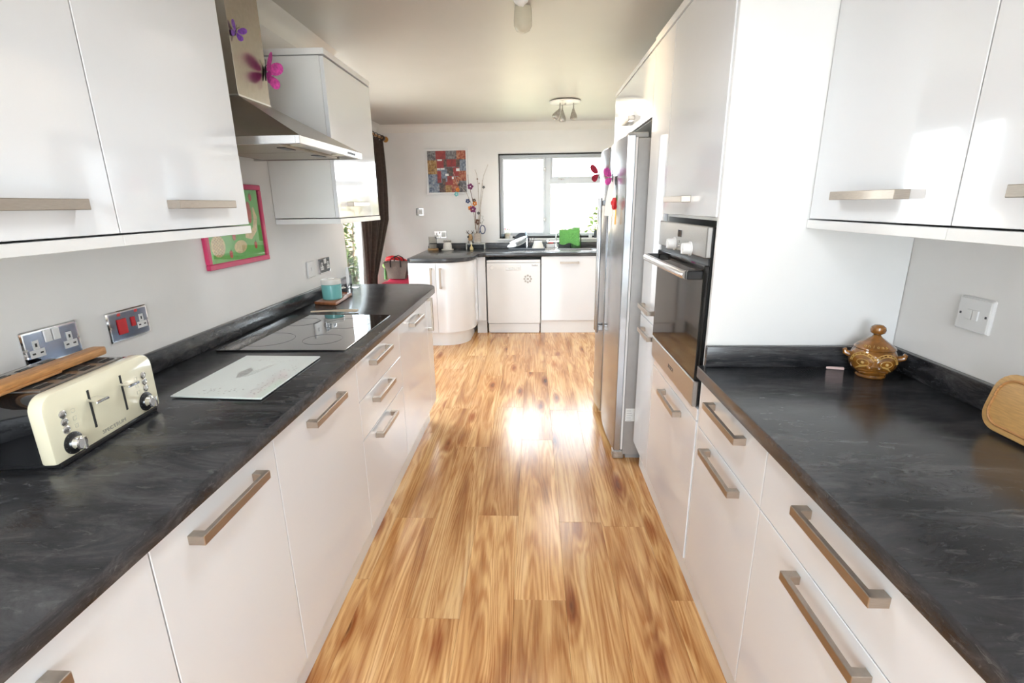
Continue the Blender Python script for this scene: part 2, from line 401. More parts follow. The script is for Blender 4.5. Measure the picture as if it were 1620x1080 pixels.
# bar handle: posts at both ends, flat bar between; shared meshes
HM = {}
def handle(parent, loc, face, length=.242, vertical=False, name='handle'):
    """face: '+x','-x','-y' is the direction the front looks"""
    k = round(length, 3)
    if k not in HM:
        mb = MB(); h = length/2
        poly = [(-h, 0), (-h, .034), (h, .034), (h, 0), (h-.019, 0), (h-.019, .023), (-h+.019, .023), (-h+.019, 0)]
        mb.prism(poly, -.0105, .0105, bev=.0012)
        o = build(mb, 'handle', 'nickel', local=True); HM[k] = o.data; bpy.data.objects.remove(o)
    o = bpy.data.objects.new(name, HM[k]); C.objects.link(o); o.parent = parent
    o.location = Vector(loc)-worldloc(parent)
    o.rotation_euler = (0, R90 if vertical else 0, {'+x': -R90, '-x': R90, '-y': math.pi}[face])
    return o
# ------------------------------------------------------------------ room shell
XL, XR, YB, YF, XP, CZ = -1.232, 1.135, 5.98, -1.80, -1.80, 2.30
WEND = 3.22
fl = struct(build(MB().box(-1.9, 1.25, YF-.1, YB+.1, -.06, -.0085), 'floor', 'woodcandle'))
pm = None; PW, PL = .192, 1.285
rows = int((1.135+1.80)/PW)+1
for r in range(rows):
    x = -1.80+PW*(r+.5)
    if x > XR-.05: continue
    off = random.random()*PL
    y = YF-off
    while y < YB:
        y0, y1 = max(y, YF), min(y+PL, YB); y += PL
        if y1-y0 < .04: continue
        vis = (x > -.95 and x < .80) or y1 > WEND
        if not vis: continue
        if y1-y0 > PL-.001:
            if pm is None:
                o = build(MB().box(-PW/2+.0003, PW/2-.0003, -PL/2+.0004, PL/2-.0004, -.008, 0, bev=.0005), 'plank', 'oak', parent=fl, local=True); pm = o.data
            else:
                o = bpy.data.objects.new('plank', pm); C.objects.link(o); o.parent = fl
        else:
            h = (y1-y0)/2
            o = build(MB().box(-PW/2+.0003, PW/2-.0003, -h+.0004, h-.0004, -.008, 0, bev=.0005), 'plank', 'oak', parent=fl, local=True)
        o.location = Vector((x, (y0+y1)/2, 0))-worldloc(fl)
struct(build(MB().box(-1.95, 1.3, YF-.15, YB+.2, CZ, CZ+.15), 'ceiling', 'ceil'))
struct(build(MB().box(-1.9, XL, YF, WEND, -.06, CZ, bev=.002), 'wall_left', 'wall'))
struct(build(MB().box(XR, XR+.12, YF-.1, YB+.2, -.06, CZ), 'wall_right', 'wall'))
# far wall with window opening
wx0 = W(789, 300, y=YB).x; wx1 = .93; wz0 = 1.025; wz1 = W(860, 242, y=YB).z
b = MB(); b.box(-1.9, wx0, YB, YB+.2, -.06, CZ); b.box(wx1, XR, YB, YB+.2, -.06, CZ); b.box(wx0, wx1, YB, YB+.2, -.06, wz0); b.box(wx0, wx1, YB, YB+.2, wz1, CZ)
struct(build(b, 'wall_far', 'wall'))
# side wall with patio doors
py0, py1, pz1 = 3.28, 5.45, 2.10
b = MB(); b.box(XP-.15, XP, WEND, py0, -.06, CZ); b.box(XP-.15, XP, py1, YB+.2, -.06, CZ); b.box(XP-.15, XP, py0, py1, pz1, CZ)
struct(build(b, 'wall_patio', 'wall'))
# wall behind the camera with a wide window
b = MB(); b.box(XL-.1, -.72, YF-.15, YF, -.06, CZ); b.box(.72, XR, YF-.15, YF, -.06, CZ); b.box(-.72, .72, YF-.15, YF, -.06, .25); b.box(-.72, .72, YF-.15, YF, 2.15, CZ)
struct(build(b, 'wall_rear', 'wall'))
# coving
def coving(name, p0, p1, inward):
    p0, p1, n = Vector(p0), Vector(p1), Vector(inward)
    poly = [(0, 0), (.08, 0)]+[(.08-.075*math.sin(R90*i/6)+0, .08-.075*math.cos(R90*i/6)) for i in range(1, 6)]+[(0, .08)]
    d = (p1-p0)
    verts = []; 
    for base in (p0, p1):
        for a, h in poly: verts.append(base+n*a-Vector((0, 0, h)))
    k = len(poly); faces = [list(range(k))[::-1], list(range(k, 2*k))]+[[i, (i+1) % k, k+(i+1) % k, k+i] for i in range(k)]
    return struct(build(MB().raw(verts, faces), name, 'cove'))
coving('trim_1', (XL, YF, CZ), (XL, WEND, CZ), (1, 0, 0))
coving('trim_2', (XP, YB, CZ), (XR, YB, CZ), (0, -1, 0))
coving('trim_3', (XP, WEND, CZ), (XP, YB, CZ), (1, 0, 0))

# far window
def far_window():
    fy = YB+.075
    root = bpy.data.objects.new('window_1', None); C.objects.link(root); root.location = ((wx0+wx1)/2, fy, wz0); struct(root)
    # white tile trim round the reveal
    b = MB()
    for bx in ((wx0-.012, wx0, wz0-.012, wz1+.012), (wx1, wx1+.012, wz0-.012, wz1+.012)): b.box(bx[0], bx[1], YB-.004, YB+.03, bx[2], bx[3])
    b.box(wx0, wx1, YB-.004, YB+.03, wz1, wz1+.012)
    build(b, 'reveal_trim', 'plastic_w', root)
    b = MB()
    b.box(wx0, wx0+.009, YB+.03, fy+.06, wz0, wz1); b.box(wx1-.009, wx1, YB+.03, fy+.06, wz0, wz1); b.box(wx0, wx1, YB+.03, fy+.06, wz1-.009, wz1); b.box(wx0, wx1, YB+.045, fy+.06, wz0, wz0+.02)
    build(b, 'dark_reveal_line', 'darkline', root)  # dark lining round the inside of the opening
    build(MB().box(wx0-.015, wx1+.015, YB-.03, YB+.05, wz0-.022, wz0, bev=.004), 'window_sill', 'plastic_w', root)
    x0, x1, z0, z1 = wx0+.009, wx1-.009, wz0+.02, wz1-.009
    mx0 = W(860, 300, y=fy).x; mx1 = W(873, 300, y=fy).x
    tz1 = W(910, 281, y=fy).z; tz0 = W(910, 290, y=fy).z
    f = MB()
    w = .034
    f.box(x0, x0+w, fy, fy+.055, z0, z1, bev=.004); f.box(x1-w, x1, fy, fy+.055, z0, z1, bev=.004)
    f.box(x0+w, x1-w, fy, fy+.055, z1-w, z1, bev=.004); f.box(x0+w, x1-w, fy, fy+.055, z0, z0+w*.9, bev=.004)
    f.box(mx0+.02, mx1-.012, fy, fy+.055, z0+w*.9, z1-w, bev=.003)
    f.box(mx1-.012, x1-w, fy, fy+.055, tz0, tz1, bev=.003)
    build(f, 'window_frame', 'upvc', root)
    def sash(a0, a1, c0, c1, nm='sash', w=.026):
        s = MB(); s.box(a0, a0+w, fy-.012, fy+.04, c0, c1, bev=.004); s.box(a1-w, a1, fy-.012, fy+.04, c0, c1, bev=.004)
        s.box(a0+w, a1-w, fy-.012, fy+.04, c1-w, c1, bev=.004); s.box(a0+w, a1-w, fy-.012, fy+.04, c0, c0+w, bev=.004)
        so = build(s, nm, 'upvc', root)
        build(MB().box(a0+w, a1-w, fy+.012, fy+.018, c0+w, c1-w), 'pane', 'pane', so)
        return so
    s1 = sash(x0+w-.012, mx0+.02, z0+w*.7, z1-w+.008)
    s2 = sash(mx1-.012, x1-w+.012, tz1-.006, z1-w+.008, w=.02)
    build(MB().box(mx1-.012, x1-w, fy+.02, fy+.026, z0+w*.8, tz0), 'pane', 'pane', root)
    for v in (268, 347):
        p = W(862, v, y=fy-.02)
        h = MB(); h.box(p.x-.012, p.x+.012, fy-.03, fy-.01, p.z-.022, p.z+.022, bev=.004); h.box(p.x-.02, p.x+.006, fy-.045, fy-.03, p.z-.007, p.z+.007, bev=.003)
        build(h, 'window_catch', 'silverpot', root)
    for u in (888, 940):
        p = W(u, 283, y=fy-.02)
        h = MB(); h.box(p.x-.035, p.x+.035, fy-.03, fy-.015, p.z-.004, p.z+.004, bev=.002); h.box(p.x-.008, p.x+.008, fy-.036, fy-.01, p.z-.012, p.z+.004, bev=.002)
        build(h, 'window_stay', 'silverpot', root)
far_window()
def patio():
    root = bpy.data.objects.new('door_1', None); C.objects.link(root); root.location = (XP-.05, (py0+py1)/2, 0); struct(root)
    f = MB(); x0, x1 = XP-.11, XP-.03
    f.box(x0, x1, py0, py0+.05, 0, pz1, bev=.004); f.box(x0, x1, py1-.05, py1, 0, pz1, bev=.004); f.box(x0, x1, py0+.05, py1-.05, pz1-.05, pz1, bev=.004); f.box(x0, x1, py0+.05, py1-.05, 0, .035, bev=.004)
    build(f, 'door_frame', 'upvc', root)
    mid = (py0+py1)/2
    for a, c in ((py0+.05, mid), (mid, py1-.05)):
        s = MB(); w = .065
        s.box(x0+.01, x1+.012, a+.002, a+w, .04, pz1-.055, bev=.004); s.box(x0+.01, x1+.012, c-w, c-.002, .04, pz1-.055, bev=.004)
        s.box(x0+.01, x1+.012, a+w, c-w, .04, .17, bev=.004); s.box(x0+.01, x1+.012, a+w, c-w, pz1-.12, pz1-.055, bev=.004)
        so = build(s, 'door_leaf', 'upvc', root)
        build(MB().box(XP-.075, XP-.068, a+w, c-w, .17, pz1-.12), 'pane', 'pane', so)
    h = MB(); h.box(x1+.012, x1+.022, mid-.05, mid-.02, .93, 1.13, bev=.003); h.tube([(x1+.02, mid-.035, 1.05), (x1+.055, mid-.035, 1.05), (x1+.055, mid-.15, 1.05)], .008)
    build(h, 'door_handle', 'chrome', root)
patio()
def rear_window():
    root = bpy.data.objects.new('window_2', None); C.objects.link(root); root.location = (0, YF-.08, .25); struct(root)
    f = MB(); y0, y1 = YF-.11, YF-.05
    for a in (-.72, -.02, .68): f.box(a, a+.04, y0, y1, .25, 2.15, bev=.004)
    for a, c in ((-.68, -.02), (.02, .68)):
        f.box(a, c, y0, y1, .25, .30, bev=.004); f.box(a, c, y0, y1, 2.10, 2.15, bev=.004)
    build(f, 'window_frame', 'upvc', root)
    for a, c in ((-.68, -.02), (.02, .68)): build(MB().box(a, c, YF-.085, YF-.079, .30, 2.10), 'pane', 'pane', root)
rear_window()

# ------------------------------------------------------------------ fitted units
FL, FR = -.658, .552                    # door faces
WL, WR = -.638, .531                    # worktop front edges
ZB, ZT, ZW = .15, .868, .91
def front(parent, side, y0, y1, z0, z1, name, hz=None, hy=None, hl=.242, vert=False, g=.0015):
    """a door or drawer front with its handle"""
    x0, x1 = (FL-.018, FL) if side == 'L' else (FR, FR+.018)
    o = build(MB().box(x0, x1, y0+g, y1-g, z0+g, z1-g, bev=.0012), name, 'gloss', parent)
    if hz is not None:
        handle(o, (FL if side == 'L' else FR, hy if hy is not None else (y0+y1)/2, hz), '+x' if side == 'L' else '-x', hl, vert)
    return o
def carcass(parent, side, y0, y1, z0=ZB, z1=ZT, xback=None):
    if side == 'L': x0, x1 = (XL+.004, FL-.019)
    else: x0, x1 = (FR+.019, XR-.004)
    b = MB(); t = .018
    b.box(x0, x1, y0+.0005, y0+t, z0, z1); b.box(x0, x1, y1-t, y1-.0005, z0, z1); b.box(x0, x1, y0+t, y1-t, z0, z0+t); b.box(x0, x1, y0+t, y1-t, z1-t, z1)
    bx = (x0, x0+.01) if side == 'L' else (x1-.01, x1)
    b.box(bx[0], bx[1], y0+t, y1-t, z0+t, z1-t)
    return build(b, 'body', 'carcass', parent)
GL = 'base cabinets under the long left worktop'
lx = (XL+FL)/2
Lu = [(.06, .682, 'white gloss base cabinet nearest the camera below the toaster worktop', 'door'),
      (.682, 1.097, 'narrow white gloss base cabinet below the toaster, between two wider doors', 'door'),
      (1.097, 1.697, 'white gloss base cabinet below the white glass chopping board', 'door'),
      (1.697, 2.293, 'white base unit of three stacked drawers below the hob', 'drawers'),
      (2.293, 2.93, 'white gloss base cabinet below the far end of the hob worktop', 'door')]
for y0, y1, lab, kind in Lu:
    t = thing('drawer_unit' if kind == 'drawers' else 'base_cabinet', lab, 'cabinet', (lx, (y0+y1)/2, 0), GL)
    t.location.z = ZB
    carcass(t, 'L', y0, y1)
    if kind == 'door': front(t, 'L', y0, y1, ZB, ZT, 'door', hz=.81)
    else:
        for z0, z1, hz in ((.702, ZT, .815), (.541, .702, .656), (ZB, .541, .496)): front(t, 'L', y0, y1, z0, z1, 'drawer', hz=hz, hy=1.96)
t = thing('base_cabinet', 'slim end cabinet with one upright handle at the far end of hob worktop', 'cabinet', (lx, 3.0, ZB), GL)
carcass(t, 'L', 2.931, 3.075); front(t, 'L', 2.931, 3.075, ZB, ZT, 'door', hz=.765, hy=2.962, hl=.21, vert=True)
t = thing('plinth_board', 'white plinth board along the floor under the left cabinets', 'plinth', (-.715, 1.5, 0))
build(MB().box(-.722, -.707, .06, 2.88, 0, ZB-.001), 'board', 'satin', t); build(MB().box(-.722, -.707, 2.882, 3.06, 0, ZB-.001), 'end_board', 'satin', t)

# left worktop with rounded far corner
def arc(cx, cy, r, a0, a1, n): return [(cx+r*math.cos(a0+(a1-a0)*i/n), cy+r*math.sin(a0+(a1-a0)*i/n)) for i in range(n+1)]
t = thing('worktop', 'long dark slate worktop on the left holding hob and toaster', 'worktop', (-.93, 1.6, .87), 'dark slate worktops')
poly = [(XL+.001, .0), (WL, .0)]+arc(WL-.16, 3.27-.16, .16, 0, R90, 8)+[(XL+.001, 3.27)]
build(MB().prism(poly, .87, ZW, bev=.003, seg=2), 'slab', 'slate', t)
build(MB().box(XL+.0005, XL+.021, .0, WEND-.005, ZW+.0003, .978, bev=.003, seg=2), 'upstand', 'slate', t)

# right run
GR = 'drawer units under the right worktop'
rx = (XR+FR)/2
for y0, y1, lab in ((1.064, 1.528, 'white two-drawer unit beside the tall oven housing, under the right worktop'),
                    (.462, 1.064, 'wide white two-drawer unit in the middle under the right worktop'),
                    (-.14, .462, 'white two-drawer unit nearest the camera, cut by the bottom right corner')):
    t = thing('drawer_unit', lab, 'cabinet', (rx, (y0+y1)/2, ZB), GR)
    carcass(t, 'R', y0, y1)
    front(t, 'R', y0, y1, .697, ZT, 'drawer', hz=.818); front(t, 'R', y0, y1, ZB, .697, 'drawer', hz=.661)
t = thing('plinth_board', 'white plinth board along the floor under the right units', 'plinth', (.60, 1.5, 0))
build(MB().box(.592, .607, -.14, 2.485, 0, ZB-.001), 'board', 'satin', t)
t = thing('worktop', 'dark slate worktop on the right with onion jar in the corner', 'worktop', (.84, .7, .87), 'dark slate worktops')
build(MB().box(WR, XR-.001, -.2, 1.529, .87, ZW, bev=.003, seg=2), 'slab', 'slate', t)
build(MB().box(XR-.021, XR-.0005, -.2, 1.508, ZW+.0003, .978, bev=.003, seg=2), 'upstand', 'slate', t)
build(MB().box(WR+.02, XR-.0005, 1.509, 1.529, ZW+.0003, .978, bev=.003, seg=2), 'upstand', 'slate', t)

# wall cabinets
def wall_cab(side, y0, y1, lab, grp, hy, z0=1.368, z1=2.058, top=True, raill=None):
    if side == 'L': xa, xb, xf, sgn = XL+.002, -.937, -.918, '+x'
    else: xa, xb, xf, sgn = XR-.002, .836, .816, '-x'
    t = thing('wall_cabinet', lab, 'cabinet', ((xa+xb)/2, (y0+y1)/2, z0-.03), grp)
    b = MB(); k = .018; lo, hi = min(xa, xb), max(xa, xb)
    b.box(lo, hi, y0+.0005, y0+k, z0, z1, bev=.001); b.box(lo, hi, y1-k, y1-.0005, z0, z1, bev=.001); b.box(lo, hi, y0+k, y1-k, z0, z0+k); b.box(lo, hi, y0+k, y1-k, z1-k, z1)
    b.box(lo if side == 'L' else hi-.01, lo+.01 if side == 'L' else hi, y0+k, y1-k, z0+k, z1-k)
    build(b, 'body', 'carcass', t)
    xs = (xf-.018, xf) if side == 'L' else (xf, xf+.018)
    d = build(MB().box(xs[0], xs[1], y0+.0015, y1-.0015, z0, z1-.002, bev=.0012), 'door', 'gloss', t)
    handle(d, (xf, hy, z0+.062), sgn)
    lo2, hi2 = (lo, -.914) if side == 'L' else (.812, hi)
    build(MB().box(lo2, hi2, y0+.0003, y1-.0003, z0-.028, z0-.004, bev=.001), 'light_rail', 'satin', t)
    if top: build(MB().box(lo2, hi2, y0+.0003, y1-.0003, z1+.004, z1+.03, bev=.001), 'top_rail', 'satin', t)
    return t
GWL = 'white wall cabinets on the left wall'
wall_cab('L', .48, 1.078, 'white gloss wall cabinet nearest the camera, above the toaster', GWL, .86)
wall_cab('L', 1.078, 1.592, 'white gloss wall cabinet between its neighbour and the cooker hood', GWL, 1.36)
wall_cab('L', 2.36, 2.985, 'white gloss wall cabinet beyond the cooker hood', GWL, 2.60)
GWR = 'white wall cabinets on the right wall'
wall_cab('R', 1.018, 1.528, 'white gloss wall cabinet beside tall oven housing above onion jar', GWR, 1.262)
wall_cab('R', .45, 1.018, 'white gloss wall cabinet cut off by the right picture edge', GWR, .76)

# tall housing with oven
t = thing('oven_housing', 'tall white gloss housing built around the oven', 'cabinet', (rx, 1.85, 0), 'tall units on the right wall')
Y0, Y1 = 1.549, 2.162
build(MB().box(FR+.004, XR-.002, 1.531, 1.548, ZB, 2.125, bev=.0012), 'side_panel', 'satin', t)
b = MB(); xa, xb = FR+.019, XR-.004
b.box(xa, xb, Y1-.018, Y1-.0005, ZB, 2.09); b.box(xb-.01, xb, Y0, Y1-.018, ZB, 2.09)
for z in (ZB, .705, 1.362, 2.072): b.box(xa, xb-.01, Y0, Y1-.018, z, z+.018)
build(b, 'body', 'carcass', t)
front(t, 'R', Y0, Y1, ZB, .703, 'door', hz=.655, hy=1.83)
front(t, 'R', Y0, Y1, .703, .747, 'filler_panel')
front(t, 'R', Y0, Y1, 1.372, 2.09, 'door', hz=1.43, hy=1.93)
build(MB().box(FR-.004, XR-.004, Y0, Y1-.0005, 2.094, 2.125, bev=.001), 'top_rail', 'satin', t)
t = thing('larder_unit', 'narrow tall white gloss larder between oven and fridge', 'cabinet', (rx, 2.33, ZB), 'tall units on the right wall')
Y0, Y1 = 2.163, 2.485
carcass(t, 'R', Y0, Y1, ZB, 2.09)
front(t, 'R', Y0, Y1, ZB, .872, 'door', hz=.815, hy=2.285, hl=.21); front(t, 'R', Y0, Y1, .872, 2.09, 'door', hz=.93, hy=2.31, hl=.21)
build(MB().box(FR-.004, XR-.004, Y0, Y1-.0005, 2.094, 2.125, bev=.001), 'top_rail', 'satin', t)
t = thing('bridging_cabinet', 'white gloss cabinet above the silver fridge freezer', 'cabinet', (rx, 3.04, 1.80), 'tall units on the right wall')
Y0, Y1 = 2.487, 3.60
carcass(t, 'R', Y0, Y1, 1.80, 2.09); front(t, 'R', Y0, Y1, 1.80, 2.09, 'door', hz=1.865, hy=3.03)
build(MB().box(FR-.004, XR-.004, Y0, Y1, 2.094, 2.115, bev=.001), 'top_rail', 'satin', t)
build(MB().box(FR+.02, XR-.004, Y1-.018, Y1-.0005, 0, 1.799), 'side_panel', 'satin', t)

# oven
def oven():
    y0, y1, z0, z1, x = 1.563, 2.152, .750, 1.345, FR-.004
    t = thing('built_in_oven', 'stainless steel built-in oven with black glass door and two white knobs', 'oven', (.83, 1.857, z0))
    zc = 1.248; zg = .845
    build(MB().box(.575, 1.08, y0+.025, y1-.025, z0+.005, z1-.03), 'oven_body', 'steeldark', t)
    b = MB(); b.box(x+.006, .5745, y0+.002, y1-.002, z0+.006, z1-.002, bev=.003); b.box(x+.001, x+.012, y0+.006, y1-.006, zc-.022, zc-.001)
    build(b, 'front_frame', 'black', t)
    cp_ = build(MB().box(x-.012, x+.006, y0, y1, zc, z1, bev=.003), 'control_panel', 'steeldark', t)
    for u, v in ((1060, 385), (1084, 393)):
        p = W(u, v, x=x-.03)
        k = MB(); k.lathe([(0, 0), (.024, 0), (.024, .004), (.0205, .006), (.019, .026), (.017, .029), (0, .029)], (x-.012, p.y, p.z), 24, '-x'); k.box(x-.044, x-.040, p.y-.003, p.y+.003, p.z-.017, p.z+.017, bev=.001)
        build(k, 'knob', 'plastic_w', cp_)
    p = W(1073, 388, x=x-.015)
    k = MB(); 
    for dz in (-.014, 0, .014): k.cyl((x-.012, p.y, p.z+dz), .0045, .004, '-x', 12)
    build(k, 'button', 'silverpot', cp_)
    p = W(1076, 369, x=x-.012); build(MB().box(x-.014, x-.0115, p.y-.022, p.y+.022, p.z-.012, p.z+.012), 'display', 'blackgloss', cp_)
    d = build(MB().box(x-.012, x+.006, y0, y1, zg, zc-.022, bev=.003), 'glass_door', 'ovenglass', t)
    hz = zc-.052
    build(MB().tube([(x-.062, y0+.012, hz), (x-.066, y0+.03, hz), (x-.067, (y0+y1)/2, hz), (x-.066, y1-.03, hz), (x-.062, y1-.012, hz)], .014, 14), 'handle_bar', 'steel', d)
    for yy in (y0+.002, y1-.024): build(MB().box(x-.062, x-.012, yy, yy+.022, hz-.014, hz+.014, bev=.003), 'handle_bracket', 'black', d)
    lp = build(MB().box(x-.012, x+.006, y0, y1, z0, zg-.003, bev=.003), 'lower_trim', 'steeldark', t)
    text('BOSCH', .022, 'letterdark', lp, (x-.0123, W(1062, 565, x=x-.012).y, .795), (0, -1, 0), (0, 0, 1))
oven()

# fridge freezer
def fridge():
    y0, ym, y1, zt = 2.552, 3.10, 3.47, 1.735
    t = thing('fridge_freezer', 'silver side-by-side fridge freezer with magnets on its door', 'fridge', (.8, 3.0, 0))
    b = MB(); b.box(.508, 1.12, y0, y1, .03, zt-.015, bev=.006, seg=2); b.box(.53, .62, y0+.02, y1-.02, .0, .03)
    build(b, 'cabinet_body', 'fridgeside', t)
    def door(a, c, xf, name):
        n = 10; poly = [(.497, a), (.497, c)]+[(xf+.016*(2*i/n-1)**2 if True else 0, c-(c-a)*i/n) for i in range(n+1)]
        return build(MB().prism(poly, .055, zt, bev=.004), name, 'fridge', t)
    d1 = door(y0, ym-.004, .442, 'fridge_door'); d2 = door(ym+.004, y1, .436, 'freezer_door')
    build(MB().box(.4975, .5075, y0+.004, y1-.004, .06, zt-.012), 'door_seal', 'plastic_w', t)
    zh0 = W(935, 548, x=.41).z; zh1 = W(955, 311, x=.41).z
    for d, yy in ((d1, ym-.035), (d2, ym+.035)):
        h = MB(); h.box(.398, .414, yy-.014, yy+.014, .62, 1.45, bev=.005, seg=2)
        for zz in (.65, 1.42): h.box(.414, .446, yy-.010, yy+.010, zz-.016, zz+.016, bev=.003)
        build(h, 'handle', 'fridge', d)
    for ya in (y0+.004, y1-.06): build(MB().box(.455, .52, ya, ya+.056, .0, .05, bev=.006), 'foot_cover', 'silverpot', t)
    for ya in (y0+.01, y1-.07): build(MB().box(.46, .56, ya, ya+.06, zt-.0145, zt+.012, bev=.005), 'hinge_cover', 'fridgeside', t)
    a = W(990, 646, y=y0); c = W(1003, 666, y=y0)
    s = build(MB().box(a.x, c.x+.02, y0-.0012, y0-.0001, c.z, a.z), 'energy_label', 'paper', t)
    for i in range(5): build(MB().box(a.x+.006, a.x+.03+.004*(i % 3), y0-.0016, y0-.0012, a.z-.016-i*.014, a.z-.012-i*.014), 'print_line', 'letterlight', s)
fridge()

# ------------------------------------------------------------------ far run
YD = 5.405                                 # door plane of the sink run
t = thing('worktop', 'dark slate worktop under the far window with bowed left end', 'worktop', (-.1, 5.6, .87), 'dark slate worktops')
CX0, CXR, CY = -1.262, -.62, 4.85
poly = [(CX0, YB-.001), (CX0, 4.90)]
poly += [(-1.262+.06*i/3, 4.90-.05*math.sin(R90*i/3)) for i in range(1, 4)]
ex, ey = -.93, 5.17
poly += [(ex+(CXR+.02-ex)*math.sin(R90*i/10), ey-(ey-4.83)*math.cos(R90*i/10)) for i in range(0, 11)]
qx, qy = CXR+.02+.12, YD-.02-.0
poly += [(CXR+.02+.10*(1-math.cos(R90*i/6)), 5.285+.10*math.sin(R90*i/6)) for i in range(0, 7)]
poly += [(XR-.001, YD-.02), (XR-.001, YB-.001)]
build(MB().prism(poly, .87, ZW, bev=.003, seg=2), 'slab', 'slate', t)
build(MB().box(CX0+.002, XR-.002, YB-.021, YB-.0005, ZW+.0003, .978, bev=.003), 'upstand', 'slate', t)
build(MB().box(CX0+.002, CX0+.0025, YB-.05, YB-.022, ZW+.0003, .95), 'end_trim', 'slate', t)

# bowed corner cabinet
t = thing('corner_cabinet', 'white gloss cabinet with curved right door at the end of sink run', 'cabinet', (-.95, 5.2, 0))
def curve_pts(off, n=12):
    return [(ex+(CXR-off-ex)*math.sin(R90*i/n), ey-(ey-CY-off)*math.cos(R90*i/n)) for i in range(n+1)]
xs = W(690, 450, y=CY).x
build(MB().prism([(CX0+.012, YB-.03), (CX0+.012, CY+.019)]+curve_pts(.019)+[(CXR-.019, 5.42), (CXR-.019, YB-.03)], ZB, ZT), 'body', 'carcass', t)
d = build(MB().box(CX0+.014, xs-.0015, CY, CY+.018, ZB+.001, ZT-.002, bev=.0012), 'door', 'gloss', t)
handle(d, (W(682.5, 440, y=CY).x, CY, W(682, 440, y=CY).z), '-y', .205, True)
outer = curve_pts(0); inner = curve_pts(.018)
poly = [(xs+.0015, CY)]+outer+inner[::-1]+[(xs+.0015, CY+.018)]
d = build(MB().prism(poly, ZB+.001, ZT-.002), 'curved_door', 'gloss', t)
handle(d, (W(697, 440, y=CY).x, CY, W(697, 440, y=CY).z), '-y', .205, True)
build(MB().box(CXR-.018, CXR, ey+.004, YD+.02, ZB+.001, ZT-.002), 'side_panel', 'gloss', t)
pp = [(CX0+.06, YB-.03), (CX0+.06, CY+.055)]+curve_pts(.06)+[(CXR-.055, YB-.03)]
build(MB().prism(pp, 0, ZB-.001), 'plinth', 'satin', t)
# fillers between the curve and the dishwasher
t = thing('corner_post', 'narrow white filler panels left of the dishwasher', 'panel', (-.56, YD, 0))
xm = W(753.5, 450, y=YD).x
build(MB().box(CXR+.0015, xm-.001, YD, YD+.018, ZB+.002, ZT-.002, bev=.001), 'panel', 'gloss', t)
build(MB().box(xm+.001, -.526, YD, YD+.018, ZB+.002, ZT-.002, bev=.001), 'panel', 'gloss', t)
build(MB().box(CXR-.017, -.526, YD+.03, YD+.046, 0, ZB, bev=.001), 'plinth', 'satin', t)
# dishwasher
def dishwasher():
    x0, x1, y0 = -.512, .080, YD
    t = thing('dishwasher', 'white freestanding dishwasher under the draining board', 'dishwasher', ((x0+x1)/2, 5.68, 0))
    build(MB().box(x0+.004, x1-.004, y0+.03, YB-.06, .02, .80, bev=.003), 'cabinet_body', 'appl_w', t)
    build(MB().box(x0, x1, y0+.003, YB-.06, .803, .832, bev=.004), 'lid', 'appl_w', t)
    d = build(MB().box(x0, x1, y0, y0+.028, .118, .80, bev=.004), 'door', 'appl_w', t)
    build(MB().box(x0+.01, x1-.01, y0+.018, y0+.03, .004, .112, bev=.002), 'kick_plate', 'appl_w', t)
    p0 = W(800, 421, y=y0); p1 = W(824, 427, y=y0)
    hp = MB(); zc = (p0.z+p1.z)/2
    hp.box(p0.x, p1.x, y0-.006, y0-.0005, zc-.026, zc+.026, bev=.003)
    hh = build(hp, 'handle', 'plastic_w', d); build(MB().box(p0.x+.008, p1.x-.008, y0-.0066, y0-.0058, zc-.018, zc+.010), 'grip_recess', 'silverpot', hh)
    p = W(778, 423, y=y0); build(MB().lathe([(0, 0), (.026, 0), (.026, .004), (.020, .006), (.018, .018), (0, .018)], (p.x, y0, p.z), 24, '-y'), 'dial', 'plastic_w', d)
    for u in (787, 790, 793): q = W(u, 424, y=y0); build(MB().cyl((q.x, y0, q.z), .006, .004, '-y', 12), 'button', 'plastic_w', d)
    q = W(846, 419.5, y=y0); text('beko', .032, 'letterdark', d, (q.x, y0-.0005, q.z), (1, 0, 0), (0, 0, 1))
    q = W(835, 441, y=y0); s = MB()
    for i in range(8):
        a = math.pi/4*i; s.cyl((q.x+.036*math.cos(a), y0-.001, q.z+.036*math.sin(a)), .012, .0012, 'y', 10)
    s.cyl((q.x, y0-.001, q.z), .014, .0012, 'y', 12)
    build(s, 'flower_sticker', 'waxgrey', d)
dishwasher()
t = thing('sink_unit', 'white gloss sink cabinet with one bar handle beside the dishwasher', 'cabinet', (.39, 5.68, 0))
b = MB(); b.box(.09, .69, YD+.019, YB-.03, ZB, .72); build(b, 'body', 'carcass', t)
d = build(MB().box(.0915, .688, YD, YD+.018, ZB+.001, ZT-.002, bev=.0012), 'door', 'gloss', t)
p = W(901, 415, y=YD); handle(d, (p.x, YD, p.z), '-y', .205)
build(MB().box(.085, XR-.005, YD+.035, YD+.05, 0, ZB-.001, bev=.001), 'plinth', 'satin', t)
t = thing('base_cabinet', 'white base cabinet in the far right corner behind the fridge', 'cabinet', (.91, 5.68, ZB))
build(MB().box(.692, XR-.004, YD+.019, YB-.03, ZB, .72), 'body', 'carcass', t)
build(MB().box(.692, XR-.004, YD, YD+.018, ZB+.001, ZT-.002, bev=.0012), 'door', 'gloss', t)
